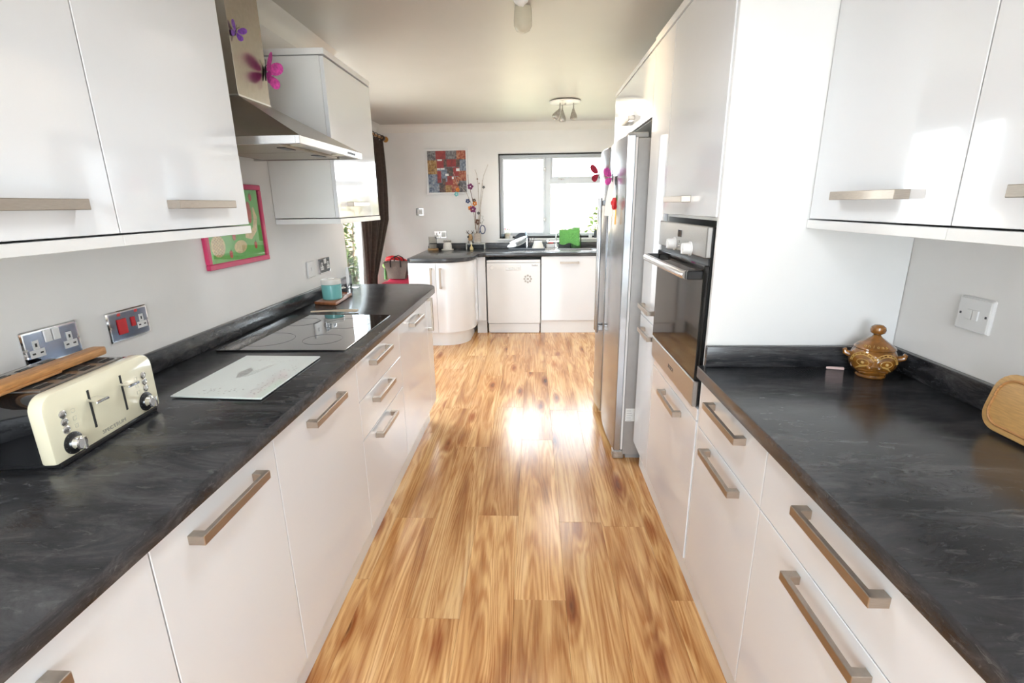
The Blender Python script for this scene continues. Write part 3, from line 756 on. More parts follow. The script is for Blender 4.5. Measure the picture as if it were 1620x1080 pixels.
# ------------------------------------------------------------------ cooker hood and hob
def hood():
    y0, y1, xw, xf = 1.662, 2.258, XL+.001, -.75
    cyy0, cyy1, cx = 1.85, 2.07, -1.035
    t = thing('cooker_hood', 'stainless steel chimney cooker hood above the hob', 'cooker hood', (-1.0, 1.96, 1.617))
    z0, z1, z2 = 1.617, 1.643, 1.80
    r = MB()
    w = .014
    r.box(xf-w, xf, y0, y1, z0, z1, bev=.001); r.box(xw, xf-w, y0, y0+w, z0, z1, bev=.001); r.box(xw, xf-w, y1-w, y1, z0, z1, bev=.001)
    rim = build(r, 'rim', 'steel', t)
    v = [(xw, y0, z1), (xf, y0, z1), (xf, y1, z1), (xw, y1, z1), (xw, cyy0, z2), (cx, cyy0, z2), (cx, cyy1, z2), (xw, cyy1, z2)]
    build(MB().raw(v, [(0, 1, 5, 4), (1, 2, 6, 5), (2, 3, 7, 6), (0, 4, 7, 3), (4, 5, 6, 7), (0, 3, 2, 1)]), 'canopy', 'hoodsteel', t, smooth=0)
    build(MB().box(xw, cx, cyy0, cyy1, z2, CZ-.001, bev=.001), 'chimney', 'hoodsteel', t)
    build(MB().box(xw, cx+.0016, cyy0-.0016, cyy1+.0016, z2, z2+.006), 'chimney_collar', 'steel', t)
    u = build(MB().box(xw, xf-w, y0+w, y1-w, z0+.010, z0+.014), 'underside', 'hoodsteel', t)
    ym = (y0+y1)/2
    for a, c in ((y0+.03, ym-.004), (ym+.004, y1-.03)):
        f = build(MB().box(xw+.05, xf-.10, a, c, z0+.003, z0+.0098, bev=.001), 'grease_filter', 'filter', t)
        build(MB().box(xf-.14, xf-.11, (a+c)/2-.04, (a+c)/2+.04, z0+.0005, z0+.003), 'latch', 'black', f)
    for a in (y0+.12, y1-.12): build(MB().cyl((xf-.06, a, z0+.006), .028, .0042, 'z', 20), 'lamp_glass', 'frost', t)
    p0 = W(550, 240, x=xf); p1 = W(562, 243, x=xf)
    for i in range(5):
        yy = p0.y+(p1.y-p0.y)*(i+.5)/5
        build(MB().box(xf, xf+.002, yy-.005, yy+.005, z0+.008, z0+.016), 'button', 'black', rim)
hood()
t = thing('induction_hob', 'black ceramic glass hob set into the left worktop', 'hob', (-.93, 1.975, ZW))
hx0, hx1, hy0, hy1 = -1.172, -.686, 1.682, 2.275
g = build(MB().box(hx0, hx1, hy0, hy1, ZW+.0003, ZW+.006, bev=.0015), 'glass_top', 'hobglass', t)
for (cxx, cyy), r in (((-1.05, 1.83), .10), ((-1.05, 2.13), .075), ((-.83, 1.83), .075), ((-.83, 2.10), .10)):
    b = MB(); pts = [(cxx+r*math.cos(2*math.pi*i/40), cyy+r*math.sin(2*math.pi*i/40), ZW+.0061) for i in range(40)]; b.tube(pts, .0006, 4, closed=True)
    build(b, 'cooking_zone', 'ring', g)
for i in range(4): build(MB().cyl((-.72, 2.13+.035*i, ZW+.006), .006, .0003, 'z', 12), 'touch_key', 'ring', g)
text('NEFF', .012, 'letterlight', g, (-.715, 2.25, ZW+.0062), (0, -1, 0), (1, 0, 0)) if False else None

# ------------------------------------------------------------------ toaster
def toaster():
    a = Vector((-.958, .842, 0)); c = Vector((-.985, 1.163, 0))     # bottom edge of the cream face
    d = (c-a); Lh = d.length; ang = math.atan2(d.y, d.x)-R90
    mid = (a+c)/2
    t = thing('toaster', 'four-slice cream and black toaster with two dials', 'toaster', (mid.x, mid.y, ZW+.0005), rz=ang)
    # local: +x is the way the cream face looks, y along the face
    H, D, h = .158, .225, Lh/2
    n = 6; rr = .035
    prof = [(-h, .012)]+[(-h, H-rr)]+[(-h+rr*(1-math.cos(R90*i/n)), H-rr+rr*math.sin(R90*i/n)) for i in range(1, n+1)]
    prof += [(-p, q) for p, q in prof[::-1]]
    build(MB().prism(prof, -.03, 0, lambda p, q, hh: (hh, p, q), bev=.006, seg=2), 'face_panel', 'cream', t, local=True)
    fp = t.children[0]
    bprof = [(-h+.004, .014)]+[(-h+.004, H-rr)]+[(-h+.004+rr*(1-math.cos(R90*i/n)), H-.003-rr+rr*math.sin(R90*i/n)) for i in range(1, n+1)]
    bprof += [(-p, q) for p, q in bprof[::-1]]
    build(MB().prism(bprof, -D, -.0305, lambda p, q, hh: (hh, p, q)), 'body_shell', 'blackgloss', t, local=True)
    build(MB().box(-D+.004, -.001, -h+.012, h-.012, 0, .0125, bev=.003), 'base', 'black', t, local=True)
    build(MB().box(-D+.012, -.034, -h+.045, h-.045, H-.004, H, bev=.001), 'top_plate', 'steeldark', t, local=True)
    for k in range(4):
        yy = -h+.075+k*(2*h-.15)/3
        s = build(MB().box(-D+.026, -.045, yy-.017, yy+.017, H+.0001, H+.0008), 'bread_slot', 'greyslot', t, local=True)
        w = MB()
        for j in range(4): w.tube([(-D+.04+j*.042, yy-.017, H+.0018), (-D+.04+j*.042, yy+.017, H+.0018)], .0012, 5)
        build(w, 'slot_wire', 'steeldark', s, local=True)
    for s in (-1, 1):
        yl = .048*s
        build(MB().box(-.001, .0006, yl-.003, yl+.003, .045, .132), 'lever_slot', 'greyslot', fp, local=True)
        l = MB(); l.box(.0, .010, yl-.011, yl+.011, .108, .115, bev=.002); l.prism([(.008, yl-.013), (.036, yl-.026), (.038, yl+.008), (.008, yl+.013)], .109, .1155, bev=.0015)
        build(l, 'lever', 'chrome', fp, local=True)
        yk = .112*s; zk = .040
        dial = build(MB().lathe([(0, 0), (.0235, 0), (.0235, .002), (.020, .004), (0, .004)], (.0, yk, zk), 28, 'x'), 'dial_plate', 'black', fp, local=True)
        m = MB()
        for i in range(9):
            aa = math.radians(-40+i*32.5); m.cyl((.002, yk+.0205*math.cos(aa), zk+.0205*math.sin(aa)), .0013, .0012, 'x', 6)
        build(m, 'dial_mark', 'letterlight', dial, local=True)
        k = MB(); k.lathe([(0, .004), (.015, .004), (.0145, .018), (.012, .020), (0, .020)], (0, yk, zk), 24, 'x'); k.box(.018, .027, yk-.004, yk+.004, zk-.014, zk+.014, bev=.0015)
        build(k, 'knob', 'chrome', dial, local=True)
        for i, z in enumerate((.107, .090, .073)):
            yb = .120*s
            bb = MB(); bb.lathe([(0, 0), (.0085, 0), (.0085, .002), (.0068, .003), (.0068, .002), (0, .0035)], (0, yb, z), 18, 'x'); build(bb, 'button', 'steel', fp, local=True)
            ic = MB(); q = yb-.026*s
            ic.tube([(.0003, q-.004, z-.006), (.0003, q+.004, z-.006), (.0003, q+.004, z+.002), (.0003, q-.004, z+.002)], .0004, 4, closed=True)
            build(ic, 'icon', 'tinprint', fp, local=True)
    cu = text('SPECTRUM', .012, 'letter', fp, (0, 0, 0), (0, 1, 0), (0, 0, 1))
    cu.location = (0, 0, 0)
    off = worldloc(fp)
    for v in cu.data.vertices: v.co = v.co+off+Vector((.0004, 0, .026)); 
    for v in cu.data.vertices: v.co.y *= 1.25
    return t, ang, mid, H
tt, tang, tmid, tH = toaster()
# wooden rest lying over the toaster
t = thing('toast_rest', 'brown wooden bar lying across the top of the toaster', 'wooden bar', (tmid.x-.10, tmid.y, ZW+tH+.0018), rz=tang)
b = MB()
poly = [(-.020, -.22), (.016, -.22), (.020, -.21), (.020, .118), (.014, .128), (-.014, .128), (-.020, .118)]
b.prism(poly, .0035, .0215, bev=.003, seg=2)
build(b, 'bar', 'tongwood', t, local=True)
b = MB(); b.prism([(.012, -.20), (.026, -.20), (.026, -.02), (.012, -.005)], .0030, .0085, bev=.001); build(b, 'lower_strip', 'tongwood', t, local=True)

# ------------------------------------------------------------------ sockets and switches
def plate(name, lab, cat, c, w, h, wall, m, grp='sockets and switches'):
    """wall: '+x' on left wall, '-x' on right wall, '-y' on far wall; returns root and a mapper (a,b,depth)->xyz"""
    t = thing(name, lab, cat, c, grp)
    c = Vector(c)
    if wall == '+x': fn = lambda a, b, d: (c.x+d, c.y+a, c.z+b)
    elif wall == '-x': fn = lambda a, b, d: (c.x-d, c.y-a, c.z+b)
    else: fn = lambda a, b, d: (c.x+a, c.y-d, c.z+b)
    def fbox(a0, a1, b0, b1, d0, d1, bev=0.):
        p, q = fn(a0, b0, d0), fn(a1, b1, d1)
        lo = [min(x, y) for x, y in zip(p, q)]; hi = [max(x, y) for x, y in zip(p, q)]
        return MB().box(lo[0], hi[0], lo[1], hi[1], lo[2], hi[2], bev=bev)
    pl = build(fbox(-w/2, w/2, -h/2, h/2, .0003, .009, .003), 'faceplate', m, t)
    if m == 'chrome' and wall == '+x': build(fbox(-w/2+.007, w/2-.007, -h/2+.007, h/2-.007, .0085, .0094), 'face_reflection', 'platereflection', pl)  # thin sheet painting the dark reflection on the chrome face
    return t, pl, fbox, fn
def pins(pl, fbox, a0, d=.0094, inset='plastic_w', s=1.):
    ins = fbox(a0-.008*s, a0+.008*s, -.002, .020, d-.001, d+.0008)
    i1 = build(ins, 'socket_insert', inset, pl)
    b2 = fbox(a0-.019*s, a0+.019*s, -.022, -.0025, d-.001, d+.0008); build(b2, 'socket_insert', inset, pl)
    for q in ((a0-.0025, a0+.0025, .004, .013), (a0-.014, a0-.006, -.014, -.010), (a0+.006, a0+.014, -.014, -.010)):
        build(fbox(*q, d+.0008, d+.0012), 'pin_hole', 'greyslot', pl)
def rocker(pl, fbox, a0, b0, w, h, m, d=.0094): build(fbox(a0-w/2, a0+w/2, b0-h/2, b0+h/2, d-.001, d+.0035, .001), 'rocker', m, pl)
def screws(pl, fbox, fn, ax, m='silverpot'):
    for s in (-1, 1): build(fbox(s*ax-.003, s*ax+.003, -.003, .003, .0085, .0096, .0008), 'screw', m, pl)
t, pl, fb, fn = plate('double_socket', 'chrome double socket on the wall behind the toaster', 'socket', (XL, 1.152, 1.092), .152, .09, '+x', 'chrome')
pins(pl, fb, -.045); pins(pl, fb, .045); rocker(pl, fb, -.011, .024, .019, .03, 'plastic_w'); rocker(pl, fb, .011, .024, .019, .03, 'plastic_w'); screws(pl, fb, fn, .069)
t, pl, fb, fn = plate('cooker_socket', 'chrome cooker switch with red rockers and one socket', 'socket', (XL, 1.396, 1.086), .152, .09, '+x', 'chrome')
rocker(pl, fb, -.030, -.002, .032, .045, 'red'); rocker(pl, fb, .012, .004, .014, .028, 'red'); screws(pl, fb, fn, .069)
pins(pl, fb, .045)
for a in (-.034, .03): build(fb(a-.006, a+.006, .030, .038, .0085, .0095), 'neon_lamp', 'red', pl)
t, pl, fb, fn = plate('blank_switch', 'small white plate on the wall left of the chrome socket', 'switch', (XL, 2.665, 1.088), .088, .088, '+x', 'plastic_w')
rocker(pl, fb, 0, 0, .012, .02, 'plastic_w'); screws(pl, fb, fn, .036, 'plastic_w')
t, pl, fb, fn = plate('double_socket', 'chrome and black double socket on the wall above the duck-egg jar', 'socket', (XL, 2.845, 1.088), .148, .088, '+x', 'chrome')
build(fb(-.066, .066, -.038, .036, .0088, .0098), 'black_inlay', 'black', pl)
pins(pl, fb, -.042, .0098); pins(pl, fb, .042, .0098); rocker(pl, fb, -.008, .024, .014, .026, 'plastic_w', .0098); rocker(pl, fb, .008, .024, .014, .026, 'plastic_w', .0098)
p = W(1547, 498, x=XR)
t, pl, fb, fn = plate('fused_switch', 'white wall switch plate above the right worktop', 'switch', (XR, p.y, p.z), .098, .088, '-x', 'plastic_w')
build(fb(-.047, .047, -.042, .042, .0088, .0125, .003), 'front_cover', 'plastic_w', pl)
rocker(pl, fb, -.009, .0, .016, .026, 'plastic_w', .0125); rocker(pl, fb, .010, .0, .016, .026, 'plastic_w', .0135)
for s in (-1, 1): build(fb(s*.037-.003, s*.037+.003, -.003, .003, .012, .0132, .0006), 'screw', 'letterdark', pl)
p = W(664.5, 335, y=YB)
t, pl, fb, fn = plate('single_socket', 'chrome single plate on the far wall below the collage', 'socket', (p.x, YB, p.z), .088, .088, '-y', 'chrome')
build(fb(-.032, .032, -.032, .032, .0085, .0095), 'inlay', 'plastic_w', pl); pins(pl, fb, 0, .0095, 'plastic_w')
p = W(697, 371, y=YB)
t, pl, fb, fn = plate('double_socket', 'chrome double socket on the far wall above glass candle', 'socket', (p.x, YB, p.z), .148, .088, '-y', 'chrome')
pins(pl, fb, -.045); pins(pl, fb, .03); rocker(pl, fb, -.008, .022, .014, .026, 'plastic_w'); build(fb(.018, .066, -.03, .030, .009, .035, .004), 'plug', 'plastic_w', pl)

# ------------------------------------------------------------------ butterflies
def butterfly(name, lab, loc, normal, up, size, m1, m2, fold=.6, par=None):
    t = thing(name, lab, 'butterfly', loc, 'butterfly decorations')
    n = Vector(normal).normalized(); u = Vector(up); u = (u-n*u.dot(n)).normalized(); s = u.cross(n)
    def wing(sd, pts, m, nm):
        b = MB(); vs_ = []
        for a, bb in pts:
            p = s*(a*size*sd*math.cos(fold))+u*(bb*size)+n*(abs(a)*size*math.sin(fold)+.006)
            vs_.append(Vector(loc)+p)
        for _ in range(2):
            q = []
            for i in range(len(vs_)):
                p0, p1 = vs_[i], vs_[(i+1) % len(vs_)]; q += [p0.lerp(p1, .25), p0.lerp(p1, .75)]
            vs_ = q
        k = len(vs_); th = n*.0012
        vs2 = [v+th for v in vs_]
        b.raw(vs_+vs2, [list(range(k))[::-1], list(range(k, 2*k))]+[[i, (i+1) % k, k+(i+1) % k, k+i] for i in range(k)])
        build(b, nm, m, t)
    fore = [(0.02, .05), (.2, .38), (.42, .55), (.62, .52), (.66, .30), (.5, .08), (.25, -.02)]
    hind = [(.02, -.02), (.25, -.05), (.48, -.12), (.52, -.34), (.38, -.5), (.2, -.46), (.07, -.25)]
    for sd in (-1, 1): wing(sd, fore, m1, 'fore_wing'); wing(sd, hind, m2, 'hind_wing')
    b = MB(); b.tube([Vector(loc)+u*(size*k)+n*.005 for k in (-.3, -.1, .1, .22)], [size*.02, size*.045, size*.045, size*.03], 6)
    for sd in (-1, 1): b.tube([Vector(loc)+u*size*.22+n*.006, Vector(loc)+u*size*.42+s*(sd*size*.12)+n*.012], size*.012, 4)
    build(b, 'body', 'black', t)
cfx = -1.035
p = W(414, 113, x=cfx); butterfly('butterfly_ornament', 'pink glittery butterfly perched on the hood chimney', (cfx, 2.055, p.z), (1, .1, 0), (.0, .25, 1), .105, 'magenta', 'magenta', .75)
p = W(370, 50, x=cfx); butterfly('butterfly_ornament', 'small purple butterfly on the chimney edge', (cfx, p.y+.005, p.z), (1, -.4, 0), (0, .4, 1), .05, 'purple', 'purple', .4)

# ------------------------------------------------------------------ pictures
def fruit_picture():
    y0, y1, z0, z1 = 1.80, 2.235, 1.19, 1.515
    t = thing('fruit_picture', 'pink framed green fruit picture on the wall below the hood', 'picture', (XL, (y0+y1)/2, z0))
    b = MB(); w = .022; x0, x1 = XL+.0005, XL+.018
    b.box(x0, x1, y0, y1, z0, z0+w, bev=.003); b.box(x0, x1, y0, y1, z1-w, z1, bev=.003); b.box(x0, x1, y0, y0+w, z0+w, z1-w, bev=.003); b.box(x0, x1, y1-w, y1, z0+w, z1-w, bev=.003)
    build(b, 'frame', 'pinkframe', t)
    sh = build(MB().box(x0, XL+.008, y0+w, y1-w, z0+w, z1-w), 'green_sheet', 'greenpaper', t)
    xs_ = XL+.0082
    def blob(cy, cz, ry, rz, m, nm, rot=0., n=20):
        b = MB(); pts = []
        for i in range(n):
            a = 2*math.pi*i/n; p, q = ry*math.cos(a), rz*math.sin(a)
            pts.append((cy+p*math.cos(rot)-q*math.sin(rot), cz+p*math.sin(rot)+q*math.cos(rot)))
        b.prism(pts, xs_, xs_+.0008, lambda a, c, hh: (hh, a, c)); return build(b, nm, m, sh)
    pz = lambda u, v: W(u, v, x=XL)
    q = pz(342, 390); pa = blob(q.y, q.z, .045, .042, 'fruit', 'pineapple')
    for i in range(-3, 4):
        for s in (-1, 1):
            b = MB(); b.tube([(xs_+.0009, q.y-.032, q.z+i*.012-s*.02), (xs_+.0009, q.y+.032, q.z+i*.012+s*.02)], .0006, 4); build(b, 'crosshatch', 'tongwood', pa)
    q = pz(378, 390); blob(q.y, q.z, .046, .026, 'fruit', 'lemon', .1)
    q = pz(393, 376)
    b = MB(); b.tube([(xs_, 2.08, 1.305), (xs_, 2.12, 1.30), (xs_, 2.16, 1.33), (xs_, 2.175, 1.38), (xs_, 2.165, 1.42)], [.008, .014, .016, .014, .006], 8); 
    bo = build(b, 'banana', 'fruit', sh); 
    for v in bo.data.vertices: v.co.x = (xs_-worldloc(sh).x)+.0004*(1 if v.co.x+worldloc(sh).x > xs_ else 0)
    blob(2.13, 1.40, .018, .045, 'printred', 'melon_slice')
    for u, v in ((363, 402), (402, 387), (392, 312), (367, 374)):
        q = pz(u, v); s = blob(q.y, q.z, .011, .016, 'printred', 'strawberry'); 
        b = MB(); b.prism([(q.y-.003, q.z+.012), (q.y+.003, q.z+.012), (q.y+.001, q.z+.026)], xs_+.0008, xs_+.0014, lambda a, c, hh: (hh, a, c)); build(b, 'stalk', 'leaf', s)
    build(MB().box(XL+.012, XL+.0135, y0+w, y1-w, z0+w, z1-w), 'glazing', 'glaze', t)
fruit_picture()
def collage():
    a = W(672.5, 236, y=YB); c = W(742, 307, y=YB); x0, x1, z0, z1 = a.x, c.x, c.z, a.z
    t = thing('collage_canvas', 'square collage of red and grey photographs in white frame on far wall', 'picture', ((x0+x1)/2, YB, z0))
    b = MB(); w = .022; y1 = YB-.0005; y0 = YB-.025
    b.box(x0, x1, y0, y1, z0, z0+w, bev=.002); b.box(x0, x1, y0, y1, z1-w, z1, bev=.002); b.box(x0, x0+w, y0, y1, z0+w, z1-w, bev=.002); b.box(x1-w, x1, y0, y1, z0+w, z1-w, bev=.002)
    build(b, 'frame', 'plastic_w', t)
    X0, X1, Z0, Z1 = x0+w, x1-w, z0+w, z1-w
    bk = build(MB().box(X0, X1, YB-.014, YB-.002, Z0, Z1), 'backing', CM[1], t)
    P = [(0, .22, .78, 1, 1), (.22, .48, .80, 1, 0), (.48, .76, .80, 1, 1), (.76, 1, .80, 1, 5), (0, .24, .45, .78, 2), (.24, .42, .58, .78, 0), (.42, .5, .62, .80, 4), (.5, .74, .62, .80, 0),
         (.74, .84, .62, .80, 4), (.84, 1, .52, .78, 3), (.24, .50, .26, .56, 3), (.50, .66, .40, .60, 4), (.66, .82, .40, .60, 0), (.80, 1, .28, .52, 5), (0, .24, .20, .44, 3), (.24, .34, .24, .52, 0),
         (.44, .64, .16, .42, 0), (.64, .80, .18, .38, 5), (.80, 1, .02, .27, 1), (0, .28, .0, .22, 3), (.28, .44, .0, .22, 4), (.44, .60, .0, .18, 2), (.60, .80, .0, .18, 5), (.36, .46, .22, .34, 4)]
    for i, (a0, a1, b0, b1, k) in enumerate(P):
        d = YB-.0145-.0006*(1+i % 4)
        build(MB().box(X0+(X1-X0)*a0, X0+(X1-X0)*a1, d, YB-.0141, Z0+(Z1-Z0)*b0, Z0+(Z1-Z0)*b1), 'photo', CM[k], bk)
    for a0, b0, wd, hh in ((.26, .78, .12, .02), (.24, .57, .08, .018), (.33, .57, .11, .02), (.74, .53, .09, .05), (.45, .42, .09, .035), (.62, .34, .05, .04)):
        build(MB().box(X0+(X1-X0)*a0, X0+(X1-X0)*(a0+wd), YB-.0182, YB-.0142, Z0+(Z1-Z0)*b0-.008, Z0+(Z1-Z0)*(b0+hh)), 'caption_slip', 'paper', bk)
collage()
# ------------------------------------------------------------------ things on the left worktop
z = ZW+.0003
t = thing('glass_chopping_board', 'white glass chopping board with grey printed sketch on left worktop', 'chopping board', (-.88, 1.41, z))
cs = [(269, 627), (413, 631), (507, 564), (390, 563)]
P4 = [W(u, v, z=z+.006) for u, v in cs]
g = build(MB().prism([(p.x, p.y) for p in P4], z+.003, z+.008, bev=.0015), 'glass_sheet', 'whiteglass', t)
ft = MB()
for p in P4:
    q = p.lerp(sum(P4, Vector())/4, .12); ft.cyl((q.x, q.y, z), .008, .003, 'z', 10)
build(ft, 'foot', 'black', t)
zt = z+.0081
def bd(a, b): # bilinear on the board
    return P4[0].lerp(P4[1], a).lerp(P4[3].lerp(P4[2], a), b)
b = MB()
for i in range(3):
    b.tube([Vector((bd(.42+.12*k/5+.02*i, .40+.35*k/5+.03*math.sin(k+i)).x, bd(.42+.12*k/5+.02*i, .40+.35*k/5+.03*math.sin(k+i)).y, zt)) for k in range(6)], .0009, 4)
b.prism([(bd(a, c).x, bd(a, c).y) for a, c in ((.30, .52), (.38, .40), (.46, .46), (.42, .60), (.34, .66))], zt-.0002, zt+.0002)
build(b, 'sketch_print', 'greyprint', g)
b = MB()
for i in range(110):
    e = random.random(); s_ = random.choice((0, 1, 2))
    a, c = ((.75+.2*random.random(), .1+.7*e) if s_ == 0 else (.2+.7*e, .06+.12*random.random()) if s_ == 1 else (.2+.6*e, .82+.1*random.random()))
    p = bd(a, c); b.cyl((p.x, p.y, zt-.0003), .0012+.0025*random.random(), .0005, 'z', 6)
o = build(b, 'speckle_print', 'greyprint', g); o['kind'] = 'stuff'

# acacia board, jar, dark dish, bottle
z = ZW+.0003
pb = [W(u, v, z=z+.012) for u, v in ((493, 478), (531, 480), (557, 464), (536, 459))]
pb[3] = Vector((-1.165, pb[2].y+.05, 0)); pb[0] = Vector((-1.185, pb[0].y, 0))
t = thing('serving_board', 'small reddish wooden board under the duck-egg jar', 'wooden board', (-1.12, 2.66, z))
build(MB().prism([(p.x, p.y) for p in pb], z, z+.016, bev=.004, seg=2), 'board', 'acacia', t)
jc = Vector((-1.115, 2.645)); jz = z+.0165
t = thing('storage_jar', 'duck-egg blue ceramic jar with cream lid on wooden board', 'jar', (jc.x, jc.y, jz))
build(MB().lathe([(0, 0), (.048, 0), (.052, .004), (.053, .05), (.053, .078), (.049, .082), (0, .082)], (jc.x, jc.y, jz), 32), 'jar_body', 'teal', t)
build(MB().lathe([(0, .0825), (.053, .0825), (.054, .086), (.053, .104), (.049, .109), (.02, .111), (.018, .116), (0, .117)], (jc.x, jc.y, jz), 32), 'lid', 'ceramic_w', t)
p = W(548, 458, z=z)
t = thing('glass_dish', 'small dark glass dish beside the duck-egg jar', 'dish', (-1.165, 2.905, z))
build(MB().lathe([(0, 0), (.030, 0), (.036, .01), (.040, .035), (.037, .035), (.032, .012), (0, .008)], (-1.165, 2.905, z), 20), 'dish_bowl', 'greypot', t)
b = MB()
for i in range(5): a = i*1.25; b.ball((-1.165+.018*math.cos(a), 2.905+.018*math.sin(a), z+.030), .011, 8)
build(b, 'keys_and_trinkets', 'chrome', t)
p = W(555, 455, z=z); bc = Vector((-1.168, 3.12))
t = thing('glass_decanter', 'tall square clear glass bottle at the far end of left worktop', 'bottle', (bc.x, bc.y, z))
h = .033
build(MB().box(bc.x-h, bc.x+h, bc.y-h, bc.y+h, z, z+.135, bev=.006, seg=2), 'bottle_body', 'blueglass', t)
build(MB().lathe([(.014, .135), (.012, .15), (.016, .152), (.016, .156), (.010, .158), (.011, .165), (.018, .185), (.012, .205), (0, .212)], (bc.x, bc.y, z), 16), 'stopper', 'blueglass', t)
a, c = W(492, 496, z=z), W(566, 494, z=z)
t = thing('wooden_spoon', 'pale wooden spatula lying across the far edge of the hob', 'spatula', ((a.x+c.x)/2, 2.31, ZW+.0065))
zz = ZW+.012
d = (c-a).normalized(); s = Vector((-d.y, d.x, 0)); Ln = (c-a).length
def prof(k): return .006+.016*max(0, (k-.45)/.55)**.8*(1 if k < .93 else .8)
up = [a+d*(Ln*k/14)+s*prof(k/14)+s*.012*math.sin(k/14*3) for k in range(15)]; dn = [a+d*(Ln*k/14)-s*prof(k/14)+s*.012*math.sin(k/14*3) for k in range(15)]
build(MB().prism([(p.x, p.y) for p in up+dn[::-1]], ZW+.0065, ZW+.013, bev=.001), 'blade_and_handle', 'spoonwood', t)

# ------------------------------------------------------------------ right worktop: onion jar, knife, bamboo board, pink ...
def onion_jar():
    pc = W(1384, 597, z=ZW); c = Vector((1.012, 1.435, ZW+.0003))
    t = thing('onion_jar', 'brown glazed onion jar with a sad face and lidded top', 'jar', c)
    prof = [(0, 0), (.043, 0), (.045, .004), (.042, .010), (.055, .022), (.068, .042), (.0715, .060), (.068, .080), (.060, .094), (.057, .098), (.052, .098), (0, .094)]
    body = build(MB().lathe(prof, c, 40), 'jar_body', 'brownglaze', t)
    lid = build(MB().lathe([(0, .0985), (.059, .0985), (.061, .101), (.058, .106), (.042, .118), (.026, .130), (.016, .138), (.011, .144), (.012, .147), (.021, .153), (.0235, .163), (.021, .172), (.012, .179), (0, .181)], c, 36), 'lid', 'brownglaze', t)
    # face direction: towards the camera
    f = Vector((-c.x, -c.y, 0)).normalized(); fa = math.atan2(f.y, f.x)+.12
    def rad(zz):
        for (r0, z0), (r1, z1) in zip(prof[1:], prof[2:]):
            if z0 <= zz <= z1 and z1 > z0: return r0+(r1-r0)*(zz-z0)/(z1-z0)
        return .06
    def S(a, zz, off=0.): # angle offset + is to the photo's right
        r = rad(zz)+off; return Vector((c.x+r*math.cos(fa+a), c.y+r*math.sin(fa+a), c.z+zz))
    for sd in (-1, 1):
        for k, (ra, rz_) in enumerate(((.60, .034), (.50, .027))):
            b = MB(); b.tube([S(sd*.52+ra*math.cos(q), .058+rz_*math.sin(q), .001) for q in [math.pi*i/12 for i in range(13)]], .0016, 6); build(b, 'brow_ring', 'glazelight', body)
        b = MB()
        for i in range(9):
            q = math.pi*(i+.5)/9; b.ball(S(sd*.52+.55*math.cos(q), .058+.0305*math.sin(q), .001), .0022, 6)
        build(b, 'bead_row', 'glazelight', body)
        b = MB(); b.tube([S(sd*.48+.26*math.cos(q), .060+.011*math.sin(q), .001) for q in [2*math.pi*i/14 for i in range(14)]], .0014, 6, closed=True); b.ball(S(sd*.48, .060, .001), .0055, 10)
        build(b, 'eye', 'glazelight', body)
        b = MB(); e = S(sd*1.45, .070, -.004); o = Vector((math.cos(fa+sd*1.45), math.sin(fa+sd*1.45), 0))
        b.tube([e, e+o*.010+Vector((0, 0, .004)), e+o*.017+Vector((0, 0, .007)), e+o*.019+Vector((0, 0, .014)), e+o*.013+Vector((0, 0, .018))], [.011, .010, .009, .008, .006], 10)
        build(b, 'ear_handle', 'brownglaze', body)
        b = MB(); b.ball(S(sd*.19, .046, .001), .009, 10); build(b, 'nostril', 'brownglaze', body)
        b = MB(); b.tube([S(sd*.30, .052, .0), S(sd*.55, .046, .001), S(sd*.85, .034, .0005)], [.003, .004, .002], 6); build(b, 'cheek_fold', 'glazelight', body)
    b = MB(); b.tube([S(0, .070, .0), S(0, .062, .004), S(0, .053, .010), S(0, .046, .009)], [.004, .007, .012, .008], 12); build(b, 'nose', 'brownglaze', body)
    for dz, rr in ((.036, .0035), (.027, .0045)):
        b = MB(); b.tube([S(-.78+1.56*i/12, dz-.010*((i-6)/6)**2+.002*math.sin(i*1.2), .001) for i in range(13)], [rr*.5]+[rr]*11+[rr*.5], 7); build(b, 'lip', 'brownglaze', body)
    word = 'onions'
    for i, ch in enumerate(word):
        a = fa+(i-2.7)*.235; zc = .1135; rr = .0475
        n = Vector((math.cos(a), math.sin(a), 0)); xd = Vector((-math.sin(a), math.cos(a), 0)); yd = (Vector((0, 0, 1))*.62-n*.78).normalized()
        text(ch, .0165, 'glazelight', lid, Vector((c.x, c.y, c.z+zc))+n*(rr+.0035), xd, yd, 'letter', ext=.0012)
    t.scale = (.87, .87, .87)
onion_jar()
a = W(1308, 579, z=ZW); 
t = thing('small_knife', 'little pale pink knife lying left of the onion jar', 'knife', (.94, 1.49, ZW+.0003))
k0, k1 = Vector((.918, 1.497, ZW+.0003)), Vector((.982, 1.484, ZW+.0003)); d = (k1-k0).normalized(); s = Vector((-d.y, d.x, 0))
pts = [k0, k0+d*.02-s*.004, k0+d*.05-s*.005, k0+d*.05+s*.005, k0+d*.015+s*.004]
build(MB().prism([(p.x, p.y) for p in pts], ZW+.0003, ZW+.0075, bev=.001), 'handle', 'pinkknife', t)
build(MB().prism([((k0+d*.05-s*.004).x, (k0+d*.05-s*.004).y), (k1.x, k1.y), ((k0+d*.05+s*.005).x, (k0+d*.05+s*.005).y)], ZW+.003, ZW+.0045), 'blade', 'steel', t)
